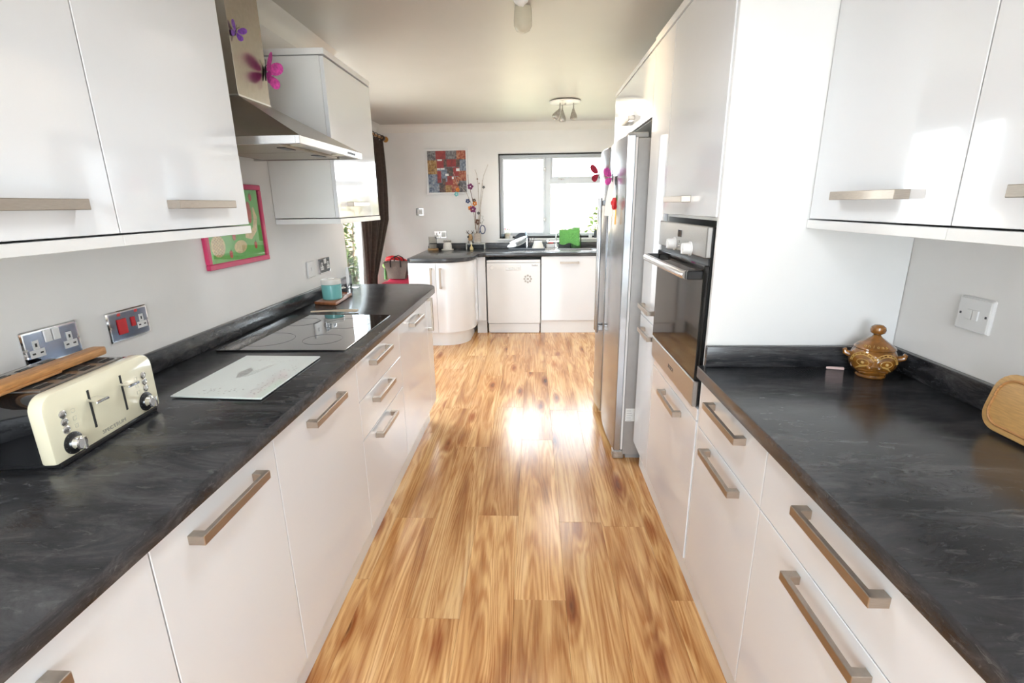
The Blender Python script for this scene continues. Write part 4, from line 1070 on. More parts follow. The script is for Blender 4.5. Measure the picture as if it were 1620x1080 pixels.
# bamboo board leaning on right wall
t = thing('bamboo_board', 'bamboo chopping board leaning on the wall at right edge', 'chopping board', (1.07, .96, ZW+.0003))
bx0 = 1.035
def bfn(a, h, dd):  # a along y, h up the lean, dd thickness
    lean = .22
    return (bx0+h*math.sin(lean)+dd*math.cos(lean), a, ZW+.0035+h*math.cos(lean)-dd*math.sin(lean))
def rr2(y0, y1, h0, h1, r, n=6):
    return arc(y1-r, h1-r, r, 0, R90, n)+arc(y0+r, h1-r, r, R90, 2*R90, n)+arc(y0+r, h0+r, r, 2*R90, 3*R90, n)+arc(y1-r, h0+r, r, 3*R90, 4*R90, n)
bo = build(MB().prism(rr2(.80, 1.100, 0, .135, .045), 0, .016, bfn, bev=.004, seg=2), 'board', 'bamboo', t)
b = MB(); b.tube([Vector(bfn(p, q, -.0005)) for p, q in rr2(.815, 1.085, .015, .12, .035)], .003, 6, closed=True); build(b, 'juice_groove', 'tongwood', bo)

# ------------------------------------------------------------------ curtain, bench, bag
CXc = -1.66
def curtain():
    y0, y1, zt_, zb_ = 4.76, 5.70, 2.10, .03
    t = thing('curtain', 'dark brown curtain beside the patio doors', 'curtain', (CXc, 5.2, zb_))
    def fn(a, v):
        zz = zt_+(zb_-zt_)*v
        # gathered towards the near side lower down
        w = 1.0+.05*math.sin(min(1, v/.4)*math.pi) if v < .4 else 1.0-.70*min(1, (v-.4)/.28)+.10*max(0, (v-.68)/.32)
        yy = y0+(y1-y0)*a*w
        return (CXc+.035*math.sin(a*2*math.pi*7+.6*math.sin(v*3))*(1-.2*v)+.012*math.sin(a*17), yy, zz)
    build(MB().grid(fn, 128, 30, .004), 'drape', 'curtain', t, smooth=60)
    b = MB()
    for i in range(8): b.tube([(CXc+.024*math.cos(q), y0+.05+i*.115, 2.14+.024*math.sin(q)) for q in [2*math.pi*k/16 for k in range(16)]], .004, 6, closed=True)
    build(b, 'curtain_ring', 'bronze', t)
curtain()
t = thing('curtain_pole', 'brass curtain pole with ball finial above the patio doors', 'curtain pole', (CXc, 4.6, 2.14))
b = MB(); b.tube([(CXc, 3.35, 2.14), (CXc, 5.80, 2.14)], .013, 14); build(b, 'pole', 'gold', t)
b = MB(); b.lathe([(0, 0), (.016, 0), (.016, .012), (.011, .02), (.026, .04), (.032, .058), (.026, .076), (.012, .088), (0, .092)], (CXc, 5.80, 2.14), 18, 'y'); build(b, 'finial', 'gold', t)
for yy in (3.5, 5.735):
    b = MB(); b.tube([(XP+.002, yy, 2.14), (CXc, yy, 2.14)], .010, 10); b.lathe([(0, -.02), (.028, -.02), (.030, 0), (.028, .02), (0, .02)], (CXc, yy, 2.14), 14, 'y'); b.cyl((XP+.0005, yy, 2.14), .03, .01, 'x', 14)
    build(b, 'bracket', 'bronze', t)
ZS = .632
t = thing('storage_bench', 'low bench hidden under the red cloth by the patio doors', 'bench', (-1.43, 4.96, 0))
build(MB().box(-1.575, -1.29, 4.42, 5.50, ZS-.04, ZS, bev=.004), 'seat', 'woodcandle', t)
for x in (-1.565, -1.335):
    for y in (4.45, 5.44): build(MB().box(x, x+.035, y, y+.035, 0, ZS-.041), 'leg', 'woodcandle', t)
t = thing('red_throw', 'crimson red cloth spread over the low bench', 'cloth', (-1.43, 4.96, .33))
def cl(a, v):
    # a across x, v along y ; hangs over the bench sides
    w = .29; hang = .30; tot = w+2*hang; sdist = a*tot
    yy = 4.40+1.13*v; wob = .014*math.sin(v*24+a*5)+.01*math.sin(v*41+1)
    if sdist < hang: return (-1.588, yy, ZS+.004-(hang-sdist))
    if sdist > hang+w: return (-1.283+abs(wob)*.5*min(1, (sdist-hang-w)/.06), yy, ZS+.004-(sdist-hang-w))
    k = (sdist-hang)/w
    return (-1.584+.301*k, yy, ZS+.006+.010*abs(math.sin(v*13+k*3))+.012*max(0, math.sin(v*7+k*2)))
build(MB().grid(cl, 40, 70, .003), 'throw', 'redcloth', t, smooth=60)
def bag():
    y = 5.28; a = W(612, 442, y=y); top = W(612, 414, y=y)
    zb = ZS+.026; c = Vector((W(610, 424, y=y).x+.133, y, zb))
    h = max(.15, top.z-zb)
    t = thing('felt_bag', 'taupe felt tote bag with dark handles on the red cloth', 'bag', c)
    def ring(k): 
        hw = .085+.048*k; hd = .055+.02*k; return [(c.x-hw, c.y-hd), (c.x+hw, c.y-hd), (c.x+hw, c.y+hd), (c.x-hw, c.y+hd)], c.z+h*k
    V = []; 
    for k in (0, .35, .7, 1.0):
        p, zz = ring(k); V += [(q[0], q[1], zz) for q in p]
    for k in (1.0, .1):
        p, zz = ring(k); V += [(c.x+(q[0]-c.x)*.94, c.y+(q[1]-c.y)*.9, zz) for q in p]
    Fc = [(3, 2, 1, 0)]
    for L_ in range(5):
        for i in range(4): Fc.append((L_*4+i, L_*4+(i+1) % 4, L_*4+4+(i+1) % 4, L_*4+4+i))
    Fc.append((20, 21, 22, 23))
    build(MB().raw(V, Fc), 'bag_body', 'bag', t, smooth=0)
    for dy in (-.078, .078):
        b = MB(); b.tube([(c.x-.055, c.y+dy, c.z+h*.72), (c.x-.055, c.y+dy, c.z+h*1.0), (c.x-.045, c.y+dy*.8, c.z+h*1.22), (c.x, c.y+dy*.7, c.z+h*1.36), (c.x+.045, c.y+dy*.8, c.z+h*1.22), (c.x+.055, c.y+dy, c.z+h*1.0), (c.x+.055, c.y+dy, c.z+h*.72)], [.009, .007, .0055, .0055, .0055, .007, .009], 8)
        build(b, 'bag_handle', 'black', t)
    zc = c.z+h
    b = MB(); b.tube([(c.x-.155, c.y+.10, zc+.002), (c.x-.135, c.y+.10, zc+.024), (c.x-.08, c.y+.10, zc+.034), (c.x+.0, c.y+.10, zc+.022), (c.x+.05, c.y+.10, zc+.006), (c.x+.09, c.y+.10, zc-.01)], [.010, .022, .024, .022, .018, .012], 10)
    b.tube([(c.x-.12, c.y+.11, zc+.02), (c.x-.10, c.y+.12, zc-.10), (c.x-.08, c.y+.13, ZS+.012)], [.016, .02, .02], 8)
    return c, h, b
c, h, b = bag()
tag(build(b, 'red_bundle', 'rose'), 'bright red rolled bundle poking up behind the felt bag', 'bundle')
b = MB(); b.ball((c.x-.128, c.y-.03, c.z+h*.80), .028, 12); o = tag(build(b, 'green_toy', 'greenball'), 'small green ball tucked at the left of the felt bag', 'toy')
b2 = MB(); b2.tube([(c.x-.128, c.y-.03, c.z+h*.80+.026), (c.x-.125, c.y-.03, c.z+h*.80+.045)], .004, 6); build(b2, 'stalk', 'leaf', o)
b2 = MB(); b2.tube([(c.x-.128, c.y-.03, c.z+h*.80-.02), (c.x-.132, c.y-.03, ZS+.02)], [.012, .016], 8); build(b2, 'stem', 'leaf', o)

# ------------------------------------------------------------------ ceiling lamps
def spot_head(t, base, tip, m):
    base, tip = Vector(base), Vector(tip); d = (tip-base).normalized(); Ln = (tip-base).length
    o = build(MB().lathe([(0, 0), (.010, 0), (.013, .01), (.024, Ln*.45), (.031, Ln*.78), (.030, Ln*.92), (.024, Ln), (.020, Ln-.004), (0, Ln-.008)], base, 20, d), 'spot_head', m, t)
    return o
def far_lamp():
    c = W(895, 158, z=CZ); c = Vector((.285, 4.78, CZ))
    t = thing('ceiling_spotlight', 'cream ceiling plate with three small nickel spot heads near far window', 'ceiling light', c, 'ceiling spotlights')
    build(MB().lathe([(0, -.001), (.11, -.001), (.14, -.010), (.132, -.018), (.06, -.026), (0, -.028)], c, 32), 'ceiling_plate', 'ceramic_w', t)
    for (bx, by), (tx, ty, tz) in (((-.045, -.03), (-.095, -.05, -.150)), ((-.02, .05), (-.015, .06, -.165)), ((.075, -.01), (.078, -.02, -.160))):
        b = MB(); j = Vector((c.x+bx, c.y+by, c.z-.075)); b.tube([Vector((c.x+bx, c.y+by, c.z-.022)), j], .006, 8); b.ball(j, .011, 8); build(b, 'spot_arm', 'silverpot', t)
        spot_head(t, j, (c.x+tx, c.y+ty, c.z+tz), 'silverpot')
    b = MB(); b.cyl((c.x-.0, c.y-.02, c.z-.042), .010, .016, 'z', 10); build(b, 'fixing_nut', 'silverpot', t)
far_lamp()
def near_lamp():
    t = thing('ceiling_spotlight', 'frosted glass ceiling spotlight at the top picture edge above the walkway', 'ceiling light', (-.045, 1.8, CZ), 'ceiling spotlights')
    build(MB().box(-.075, -.015, 1.10, 2.25, CZ-.022, CZ-.001, bev=.006, seg=2), 'extended_track_bar', 'plastic_w', t)  # bar extended out of view to carry the added fill spot
    def head(y, zt_, zb_, r, m):
        c = Vector((-.046, y, zb_)); h = zt_-zb_
        build(MB().lathe([(0, 0), (r*.35, .001), (r*.75, h*.10), (r*.98, h*.28), (r, h*.5), (r*.94, h*.85), (r*.9, h), (0, h)], c, 24), 'glass_shade', m, t)
    b = MB(); b.tube([(-.046, 2.24, CZ-.012), (-.046, 2.6, CZ-.008)], .007, 8); build(b, 'spot_arm', 'plastic_w', t)
    head(2.60, CZ-.004, 2.192, .043, 'frost'); head(2.16, CZ-.022, 2.155, .036, 'plastic_w'); head(1.20, CZ-.022, 2.16, .04, 'frost')  # nearest shade is added out of view, around the fill spot
    l = bpy.data.lights.new('lamp_glow', 'SPOT'); l.energy = 9; l.color = (1, .72, .42); l.spot_size = math.radians(60); l.spot_blend = .9; l.shadow_soft_size = .04
    o = bpy.data.objects.new('lamp_glow', l); C.objects.link(o); o.location = (.03, 2.60, 2.16)
    d = Vector((.552, 2.45, 1.93))-o.location; o.rotation_euler = d.to_track_quat('-Z', 'Y').to_euler()
near_lamp()
# ------------------------------------------------------------------ sink, tap and washing-up
def cut(obj, x0, x1, y0, y1, z0, z1):
    """real opening in a slab"""
    c_ = build(MB().box(x0, x1, y0, y1, z0, z1), 'cutter', 'slate')
    m = obj.modifiers.new('b', 'BOOLEAN'); m.operation = 'DIFFERENCE'; m.object = c_; m.solver = 'EXACT'
    bpy.context.view_layer.update()
    dg = bpy.context.evaluated_depsgraph_get()
    me = bpy.data.meshes.new_from_object(obj.evaluated_get(dg)); obj.modifiers.clear(); obj.data = me
    bpy.data.objects.remove(c_)
far_slab = [o for o in bpy.data.objects if o.name.startswith('slab') and o.parent and 'far window' in o.parent['label']][0]
SX0, SX1, SY0, SY1 = -.275, .735, 5.45, 5.90
cut(far_slab, .30, .675, 5.50, 5.84, .8, 1.0)
t = thing('inset_sink', 'stainless steel sink with draining board under the far window', 'sink', ((SX0+SX1)/2, 5.67, .73))
zz = ZW+.0005
b = MB()
bx0, bx1, by0, by1 = .31, .665, 5.51, 5.83
b.box(SX0, bx0, SY0, SY1, zz, zz+.006, bev=.002); b.box(bx1, SX1, SY0, SY1, zz, zz+.006, bev=.002); b.box(bx0, bx1, SY0, by0, zz, zz+.006, bev=.002); b.box(bx0, bx1, by1, SY1, zz, zz+.006, bev=.002)
rim = build(b, 'sink_deck', 'steel', t)
b = MB(); k = .004
b.box(bx0-k, bx0, by0, by1, .74, zz+.002); b.box(bx1, bx1+k, by0, by1, .74, zz+.002); b.box(bx0-k, bx1+k, by0-k, by0, .74, zz+.002); b.box(bx0-k, bx1+k, by1, by1+k, .74, zz+.002); b.box(bx0-k, bx1+k, by0-k, by1+k, .735, .74)
build(b, 'bowl', 'steel', t)
for i in range(9): build(MB().box(SX0+.04, bx0-.06, SY0+.06+i*.04, SY0+.068+i*.04, zz+.006, zz+.009, bev=.001), 'drainer_rib', 'steel', rim)
tp = W(880, 392, y=5.80); tx = tp.x
t = thing('mixer_tap', 'chrome swan neck mixer tap over the far sink', 'tap', (tx, 5.865, ZW+.007))
zb = ZW+.0066
b = MB(); b.lathe([(0, 0), (.030, 0), (.030, .006), (.020, .012), (.018, .05), (.014, .058), (0, .06)], (tx, 5.865, zb), 20); build(b, 'tap_body', 'chrome', t)
b = MB(); b.tube([(tx, 5.865, zb+.05), (tx, 5.865, zb+.13), (tx+.012, 5.86, zb+.17), (tx+.045, 5.85, zb+.195), (tx+.10, 5.825, zb+.208), (tx+.18, 5.79, zb+.216), (tx+.26, 5.76, zb+.218), (tx+.275, 5.755, zb+.195)], .011, 12); build(b, 'spout', 'chrome', t)
b = MB(); b.tube([(tx-.10, 5.865, zb+.075), (tx+.10, 5.865, zb+.075)], .009, 10); b.ball((tx-.10, 5.865, zb+.075), .017, 10); b.ball((tx+.10, 5.865, zb+.075), .017, 10); build(b, 'lever', 'chrome', t)
# green towel over the spout
t = thing('green_towel', 'bright green cloth draped over the tap spout', 'cloth', (tx+.13, 5.83, 1.0))
def tw(a, v):
    x = tx+.035+.225*a; ztop = zb+.206+.024*min(1, a*1.3); s = v*2-1
    dz = (.165+.012*math.sin(a*9)+.035*a)*abs(s); yy = 5.852-.092*a
    r = .017*min(1, abs(s)*8)
    return (x+.004*math.sin(v*9)*abs(s), yy-(1 if s > 0 else -1)*r-(.007*math.sin(a*22+2))*abs(s), ztop+.004-max(0, dz-.008)*(1 if s > 0 else .8))
build(MB().grid(tw, 36, 28, .004), 'towel', 'towel', t, smooth=60)
# jug
jx = W(911, 375, y=5.90).x
t = thing('storage_jug', 'clear jar with white screw lid standing behind the sink', 'jar', (jx, 5.915, ZW+.007))
hj = .226
build(MB().lathe([(0, 0), (.058, 0), (.062, .008), (.062, .13), (.056, .16), (.048, .178), (.048, hj-.03)], (jx, 5.885, zb), 24), 'jar_glass', 'glass', t)
build(MB().lathe([(0, .004), (.057, .004), (.058, .07), (0, .07)], (jx, 5.885, zb), 20), 'green_reflection', 'leaf', t)  # green core stands in for the cloth's reflection in the glass
build(MB().lathe([(.051, hj-.03), (.054, hj-.028), (.054, hj+.012), (.05, hj+.018), (0, hj+.02)], (jx, 5.885, zb), 24), 'lid', 'china', t)
# tray, plates, pan, bowl
y = 5.62
a = W(805, 398, y=y); c = W(862, 398, y=y)
t = thing('drainer_tray', 'dark drip tray on the draining board', 'tray', ((a.x+c.x)/2, y, zz+.01))
b = MB(); b.box(a.x, c.x, 5.50, 5.80, zz+.0095, zz+.016, bev=.003)
for s in ((a.x, a.x+.006, 5.50, 5.80), (c.x-.006, c.x, 5.50, 5.80), (a.x, c.x, 5.50, 5.506), (a.x, c.x, 5.794, 5.80)): b.box(*s, zz+.012, zz+.034, bev=.002)
build(b, 'tray_pan', 'greypot', t)
tz = zz+.0165
def dish(name, lab, cat, c, r, axis, m, deep=.018, grp=None):
    b = MB(); b.lathe([(0, 0), (r*.6, 0), (r*.68, deep*.25), (r, deep), (r, deep+.003), (r*.66, deep*.25+.004), (0, .004)], c, 32, axis)
    return tag(build(b, name, m), lab, cat, grp)
p = W(823, 390, y=5.65)
dish('dinner_plate', 'white plate leaning flat over the drip tray', 'plate', (p.x-.03, 5.66, tz+.045), .118, (-.30, -.15, .9), 'china', grp='washing-up by the sink')
dish('frying_pan', 'dark pan under the leaning white plate', 'pan', (p.x+.02, 5.782, tz+.085), .085, (-.1, -.9, .25), 'greypot', .03, 'washing-up by the sink')
dish('dinner_plate', 'second white plate tilted on top of the dark pan', 'plate', (p.x-.012, 5.635, tz+.088), .105, (-.36, -.10, .92), 'china', grp='washing-up by the sink')
p = W(851, 394, y=5.60)
dish('mixing_bowl', 'white bowl turned upside down on the drip tray', 'bowl', (p.x, 5.60, tz+.088), .074, (0, 0, -1), 'ceramic_w', .085, 'washing-up by the sink')
p = W(833, 377, y=5.72)
t = thing('kitchen_knife', 'pale blue handled knife sticking up among the dishes', 'knife', (p.x, 5.735, tz))
build(MB().box(p.x-.004, p.x+.012, 5.732, 5.735, tz+.001, tz+.12), 'blade', 'steel', t)
b = MB(); b.tube([(p.x+.004, 5.733, tz+.115), (p.x-.002, 5.735, tz+.155), (p.x-.012, 5.737, tz+.20)], [.008, .010, .008], 8); build(b, 'handle', 'blueplastic', t)
# wire holder at the left of the tray
a2 = W(812, 380, y=5.74)
t = thing('wire_rack', 'thin dark wire plate rack behind the leaning plates', 'rack', (a2.x+.08, 5.76, tz))
for i in range(5):
    xx = a2.x-.02+.05*i; b = MB(); b.tube([(xx, 5.805, tz-.005), (xx+.03, 5.81, tz+.11), (xx+.045, 5.81, tz+.12), (xx+.06, 5.81, tz+.11), (xx+.05, 5.805, tz+.002)], .0025, 6); build(b, 'wire_hoop', 'bronze', t)
p = W(871, 384, y=5.93)
t = thing('washing_brush', 'red washing-up brush on a small white stand behind tap', 'brush', (p.x, 5.935, ZW+.0005))
b = MB(); b.box(p.x-.05, p.x+.09, 5.912, 5.955, ZW+.0008, ZW+.052, bev=.008); build(b, 'caddy', 'china', t)
b = MB(); b.box(p.x-.03, p.x+.035, 5.92, 5.945, ZW+.053, ZW+.068, bev=.005); build(b, 'brush_head', 'red', t)
b = MB(); b.box(p.x-.045, p.x-.005, 5.915, 5.945, ZW+.0525, ZW+.0600, bev=.002); build(b, 'sponge', 'darktwig', t)

# ------------------------------------------------------------------ window sill things
sy = YB+.005; szl = wz0+.0005
def potplant(name, lab, x, y, z, r, h, m, leaves, stems, grp='plants on the window sill', band=False):
    t = thing(name, lab, 'plant', (x, y, z), grp)
    po = build(MB().lathe([(0, 0), (r*.82, 0), (r*.84, .004), (r, h), (r*.92, h), (r*.8, h*.9), (0, h*.88)], (x, y, z), 20), 'plant_pot', m, t)
    if band:
        for k in (.3, .55, .8): build(MB().lathe([(r*(.82+.17*k), h*k), (r*(.84+.17*k)+.001, h*k+.002), (r*(.82+.17*k), h*k+.006)], (x, y, z), 20), 'pot_band', 'woodcandle', po)
    for i in range(stems):
        a = 2*math.pi*i/stems+.5; ex_, ey_ = x+r*.9*math.cos(a), y+r*.35*math.sin(a); ez = z+h+r*(1.1+.6*((i*7) % 5)/5)
        b = MB(); b.tube([(x+.3*r*math.cos(a), y, z+h*.8), ((x+ex_)/2, y, (z+h+ez)/2), (ex_, ey_, ez)], .0018, 5); st = build(b, 'stem', 'leaf', t)
        b = MB(); b.ball((ex_, ey_, ez), r*.28, 8, 1.3, .5, .6); build(b, 'leaf', leaves[i % len(leaves)], st)
    return t
p = W(803, 364, y=sy)
potplant('potted_plant', 'succulent with reddish leaves in a pale pot at left of sill', p.x, sy, szl, .034, .062, 'pot', ['darkred', 'leaf', 'magenta'], 6, band=True)
p = W(943, 364, y=sy)
potplant('potted_plant', 'tiny plant in a dark blue-grey pot at right of sill', p.x, sy, szl+.0, .026, .085, 'greypot', ['leaf'], 4)
for u, r, h, m, lab, nm, cat in ((796, .022, .05, 'blueglass', 'small pale blue glass at the left corner of the sill', 'tumbler', 'glass'), (808, .026, .034, 'china', 'low white dish beside the potted succulent on the sill', 'trinket_dish', 'dish'),
                        (934, .024, .036, 'china', 'small white dish near the right of the sill', 'trinket_dish', 'dish')):
    p = W(u, 374, y=YB-.012); yy = YB-.006
    b = MB(); b.lathe([(0, 0), (r*.7, 0), (r*.8, .004), (r, h), (r*.9, h), (r*.7, .008), (0, .006)], (p.x, yy, szl), 18); tag(build(b, nm, m), lab, cat, 'small dishes on the window sill')

# ------------------------------------------------------------------ far worktop ornaments
y = 5.86
p = W(686, 396, y=y)
cpos = Vector((p.x, y-.02, ZW+.0003))
t = thing('candle_coaster', 'round light wood coaster under the glass candle', 'coaster', cpos)
build(MB().lathe([(0, 0), (.062, 0), (.064, .004), (.064, .014), (.060, .018), (0, .018)], cpos, 28), 'disc', 'woodcandle', t)
t = thing('glass_candle', 'clear glass candle jar half full of grey wax', 'candle', cpos+Vector((0, 0, .0185)))
build(MB().lathe([(0, 0), (.046, 0), (.048, .004), (.048, .135), (.0455, .135), (.0455, .006), (0, .006)], cpos+Vector((0, 0, .0185)), 28), 'jar_glass', 'greyglass', t)
build(MB().lathe([(0, .007), (.045, .007), (.045, .046), (0, .044)], cpos+Vector((0, 0, .0185)), 24), 'wax', 'waxgrey', t)
b = MB(); b.tube([cpos+Vector((0, 0, .0185+.042)), cpos+Vector((.002, 0, .0185+.058))], .0015, 5); build(b, 'wick', 'black', t)
p = W(709, 397, y=y); c = Vector((p.x, y-.03, ZW+.0003))
t = thing('dotted_pot', 'white dotted ceramic pot with crimped top on a saucer', 'pot', c)
build(MB().lathe([(0, 0), (.070, 0), (.074, .004), (.070, .010), (0, .010)], c, 28), 'saucer', 'ceramic_w', t)
bd_ = build(MB().lathe([(0, .0105), (.052, .0105), (.054, .02), (.050, .06), (.042, .085), (.036, .092), (.030, .092), (0, .088)], c, 28), 'pot_body', 'ceramic_w', t)
b = MB()
for r_ in range(5):
    zz_ = .024+.014*r_; rr = .0545-.0028*r_-.0008*r_*r_
    for i in range(14): a = 2*math.pi*(i+.5*(r_ % 2))/14; b.ball(c+Vector((rr*math.cos(a), rr*math.sin(a), zz_)), .0034, 6)
build(b, 'dots', 'letterdark', bd_)['kind'] = 'stuff'
b = MB()
for i in range(10): a = 2*math.pi*i/10; b.ball(c+Vector((.038*math.cos(a), .038*math.sin(a), .100)), .009, 8, sz=1.3)
build(b, 'crimped_rim', 'silverpot', t)
# metal stand with figurine and vase
s0 = W(738, 386, y=5.90); s1 = W(768, 386, y=5.90); sx0, sx1 = s0.x, s1.x; sz = ZW+.070
t = thing('riser_stand', 'small grey metal riser stand in front of the far upstand', 'stand', ((sx0+sx1)/2, 5.89, ZW+.0003))
build(MB().box(sx0, sx1, 5.84, 5.94, sz-.010, sz, bev=.002), 'stand_top', 'silverpot', t)
for x in (sx0, sx1-.012): build(MB().box(x, x+.012, 5.84, 5.94, ZW+.0003, sz-.0105, bev=.002), 'stand_leg', 'silverpot', t)
vx = W(756, 380, y=5.90).x; vz = sz+.0003
t = thing('twig_vase', 'brown square vase of pale twigs decorated with paper butterflies', 'vase', (vx, 5.89, vz))
build(MB().box(vx-.038, vx+.038, 5.855, 5.925, vz, vz+.115, bev=.006, seg=2), 'vase_body', 'twig', t)
build(MB().box(vx-.039, vx+.039, 5.854, 5.926, vz+.001, vz+.022, bev=.006, seg=2), 'vase_foot', 'silverpot', t)
paths = [[(753, 362), (752, 335), (748, 318), (744, 300), (741, 288), (740, 276)], [(756, 360), (758, 330), (757, 305), (756, 290), (754, 275), (751, 268)], [(758, 362), (760, 340), (760, 315), (762, 295), (765, 278), (772, 260)], [(757, 360), (759, 340), (761, 320), (764, 300), (763, 285)],
         [(752, 362), (750, 340), (747, 325), (738, 305), (724, 290), (717, 272)]]
for i, pa in enumerate(paths):
    pts = [Vector((vx-.01+.005*i, 5.89, vz+.10))]+[W(u, v, y=5.90-.02*(i % 3)) for u, v in pa]
    b = MB(); b.tube(pts, [.005, .0045, .004, .0035, .003, .0025, .0018], 6); tw_ = build(b, 'twig', 'twig' if i != 0 else 'darktwig', t)
def flit(u, v, r, m, nm='paper_flower'):
    r *= 1.35
    q = W(u, v, y=5.872); b = MB()
    for i in range(5):
        a = 2*math.pi*i/5+u; b.ball(q+Vector((r*.6*math.cos(a), .004*(i % 2), r*.6*math.sin(a))), r*.5, 7, .9, .35, .8)
    build(b, nm, m, t)
for u, v, r, m in ((744, 295, .026, 'plum'), (740, 318, .020, 'navy'), (750, 317, .016, 'bronze'), (751, 322, .020, 'orange'), (744, 329, .020, 'orange'), (748, 331, .028, 'plum'), (765, 296, .012, 'black'), (757, 337, .013, 'black'), (756, 351, .026, 'darktwig'), (755, 283, .007, 'darktwig'), (758, 290, .007, 'twig'), (722, 307, .020, 'teal'), (726, 292, .012, 'black'), (724, 300, .018, 'orange')): flit(u, v, r, m)
q = W(763.5, 363, y=5.872); b = MB(); b.tube([q+Vector((.030*math.cos(a), 0, .048*math.sin(a))) for a in [2*math.pi*i/20 for i in range(20)]], .0055, 7, closed=True); 
b.tube([q+Vector((-.03, 0, -.01)), Vector((vx+.02, 5.885, vz+.112))], .005, 6); build(b, 'beaded_ring', 'navy', t)
q = W(763, 346, y=5.872); b = MB(); b.tube([q+Vector((-.025, 0, .035)), q+Vector((.012, 0, .03)), q+Vector((.0, 0, .0)), q+Vector((.02, 0, -.012)), q+Vector((.0, 0, -.035)), q+Vector((-.012, 0, -.07))], .004, 6); build(b, 'ribbon_curl', 'silverpot', t)
fx = W(744, 372, y=5.90).x
t = thing('animal_figurine', 'small brown figurine pot with twig antlers on the riser stand', 'figurine', (fx, 5.89, vz))
build(MB().lathe([(0, 0), (.026, 0), (.034, .008), (.030, .022), (.022, .030), (0, .032)], (fx, 5.89, vz), 18), 'silver_base', 'silverpot', t)
build(MB().lathe([(0, .0325), (.020, .0325), (.027, .05), (.028, .075), (.020, .095), (.015, .105), (0, .108)], (fx, 5.89, vz), 18), 'figure_body', 'woodcandle', t)
for sd in (-1, 1):
    b = MB(); o_ = Vector((fx+sd*.010, 5.89, vz+.103)); b.tube([o_, o_+Vector((sd*.018, 0, .018)), o_+Vector((sd*.034, 0, .045))], [.005, .004, .002], 6); b.tube([o_+Vector((sd*.018, 0, .018)), o_+Vector((sd*.006, 0, .046))], [.004, .002], 6); b.tube([o_+Vector((sd*.014, 0, .012)), o_+Vector((sd*.042, 0, .020))], [.004, .002], 6)
    build(b, 'antler', 'bronze', t)
b = MB(); b.ball((fx-.022, 5.868, vz+.075), .012, 8); build(b, 'side_bead', 'black', t)
p = W(746, 392, y=5.80)
t = thing('little_bottle', 'tiny pale yellow bottle in front of the riser stand', 'bottle', (p.x, 5.80, ZW+.0003))
build(MB().lathe([(0, 0), (.018, 0), (.022, .008), (.020, .025), (.010, .040), (.007, .052), (.007, .068), (0, .070)], (p.x, 5.80, ZW+.0003), 16), 'bottle_body', 'fruit', t)
build(MB().lathe([(0, .0705), (.009, .0705), (.009, .084), (0, .086)], (p.x, 5.80, ZW+.0003), 12), 'stopper', 'ceramic_w', t)

# ------------------------------------------------------------------ fridge magnets
fxm = .4395
q = W(981, 270, x=fxm)
t = thing('paper_note', 'white paper note pinned to the fridge door', 'paper', (fxm-.002, q.y, q.z-.1))
yq = W(974, 300, x=fxm).y; zq = 1.50
def note(a, v): return (fxm-.004-.022*math.sin(v*1.6)*a-.006*v, 2.76+.15*a, 1.56-.21*v)
build(MB().grid(note, 8, 10, .0006), 'sheet', 'paper', t, smooth=60)
butterfly('butterfly_magnet', 'pink butterfly magnet holding the paper note on the fridge', (fxm-.006, 2.80, 1.555), (-1, 0, 0), (0, 0, 1), .085, 'magenta', 'magenta', .9)
butterfly('butterfly_magnet', 'dark red butterfly magnet near the far edge of the fridge', (.425, 3.30, 1.60), (-1, .2, 0), (0, 0, 1), .10, 'darkred', 'darkred', .95)
q = W(977, 322, x=fxm)
t = thing('rose_magnet', 'red rose magnet with gold stem on the fridge door', 'magnet', (fxm-.003, q.y, q.z-.12))
b = MB(); 
for i in range(6): a = i*1.05; b.ball((fxm-.014-.004*(i % 2), q.y+.015*math.cos(a), q.z+.017*math.sin(a)), .015, 8, .7, 1, 1.1)
b.ball((fxm-.020, q.y, q.z+.004), .016, 10); build(b, 'rose_bloom', 'rose', t)
b = MB(); b.tube([(fxm-.008, q.y, q.z-.02), (fxm-.008, q.y-.002, q.z-.06), (fxm-.008, q.y+.003, q.z-.105)], [.0035, .004, .005], 6); build(b, 'stem', 'gold', t)
b = MB(); b.ball((fxm-.008, q.y-.016, q.z+.026), .012, 8, .3, .5, 1.5); build(b, 'leaf', 'leaf', t)

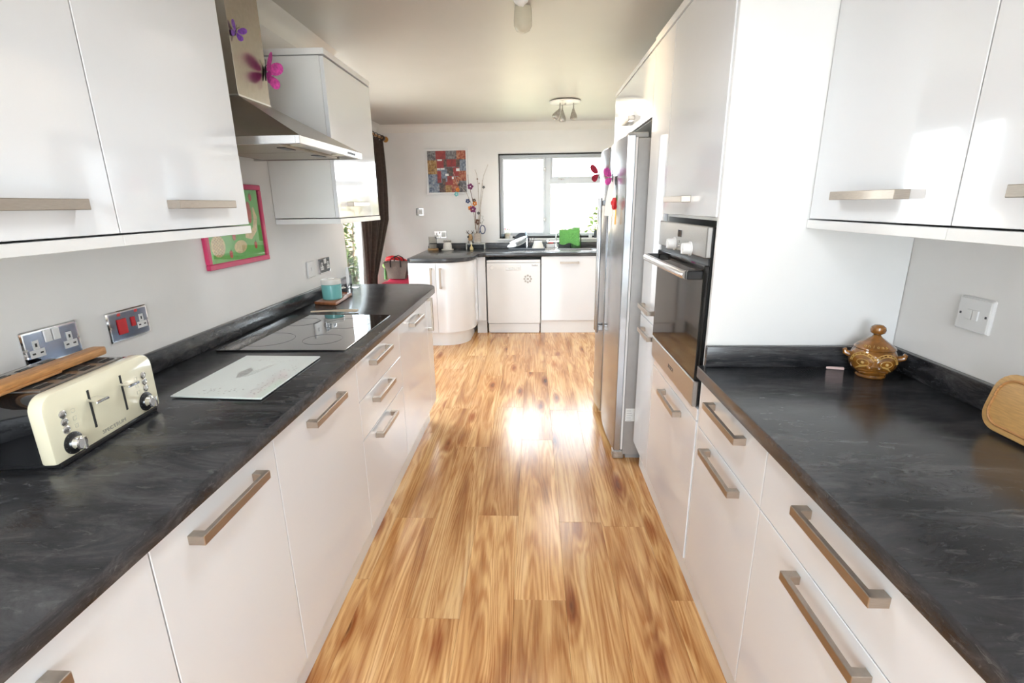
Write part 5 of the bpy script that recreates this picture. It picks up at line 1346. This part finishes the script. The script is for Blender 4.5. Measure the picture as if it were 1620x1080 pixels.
# ------------------------------------------------------------------ garden outside
struct(build(MB().box(-14, 12, -12, 22, -.30, -.20), 'ground', 'lawn'))
b = MB(); b.box(-4, 4, -9, YF-.16, -.199, -.12, bev=.005); struct(build(b, 'bounce_paving', 'paving'))  # unseen paving added to bounce daylight up to ceiling and upper cabinets
b = MB(); b.box(-5.2, XP-.16, 2.6, 8.4, -.199, -.10, bev=.005); struct(build(b, 'patio_slab', 'paving'))
def shrub(name, lab, c, rx_, ry_, rz_, n, grp='garden shrubs'):
    t = thing(name, lab, 'shrub', c, grp); c = Vector(c)
    V, Fc = [], []
    for i in range(n):
        u, v, w_ = random.gauss(0, 1), random.gauss(0, 1), random.gauss(0, 1); l = math.sqrt(u*u+v*v+w_*w_)
        k = (.55+.5*random.random())/l
        p = c+Vector((u*k*rx_, v*k*ry_, rz_+w_*k*rz_))
        if p.z < c.z+.05: continue
        s_ = .05+.05*random.random(); a = Vector((random.gauss(0, 1), random.gauss(0, 1), random.gauss(0, .6))).normalized(); d2 = a.cross(Vector((random.random(), random.random(), 1))).normalized()
        j = len(V); V += [p-a*s_, p+d2*s_*.5, p+a*s_, p-d2*s_*.5]; Fc.append((j, j+1, j+2, j+3))
    me = bpy.data.meshes.new('foliage'); me.from_pydata([tuple(v-c) for v in V], [], Fc); me.materials.append(M['foliage']); o = bpy.data.objects.new('foliage', me); C.objects.link(o); o.parent = t; o['kind'] = 'stuff'
    b = MB()
    for i in range(4): a = i*1.6; b.tube([c+Vector((.05*math.cos(a), .05*math.sin(a), 0)), c+Vector((rx_*.4*math.cos(a), ry_*.4*math.sin(a), rz_*1.2))], [.03, .012], 6)
    build(b, 'stem', 'bark', t)
shrub('garden_shrub', 'sparse sunlit shrub seen through the patio doors', (-3.75, 10.0, -.199), .9, 1.0, 1.2, 2600)
shrub('garden_shrub', 'loose shrub left of the patio outside', (-6.6, 6.3, -.199), .8, 1.0, .7, 1300)
shrub('garden_shrub', 'pale shrub beyond the right of the far window', (2.0, 11.3, -.199), .8, .8, 1.0, 900)
t = thing('garden_fence', 'pale timber fence across the garden beyond the far window', 'fence', (0, 12.5, -.2), 'garden fences')
for i in range(40): build(MB().box(i*.30-6, i*.30-5.72, 12.5, 12.52, -.199, 1.65), 'board', 'fence', t)
t = thing('garden_fence', 'timber garden fence along the side of the garden', 'fence', (-9.0, 6, -.2), 'garden fences')
for i in range(44): build(MB().box(-9.02, -9.0, i*.30-1.0, i*.30-1.0+.28, -.199, 1.1), 'board', 'fence', t)
for i in range(6): build(MB().box(-8.999, -8.9, i*2.4-1.0, i*2.4-.9, -.199, 1.15), 'post', 'fence', t)
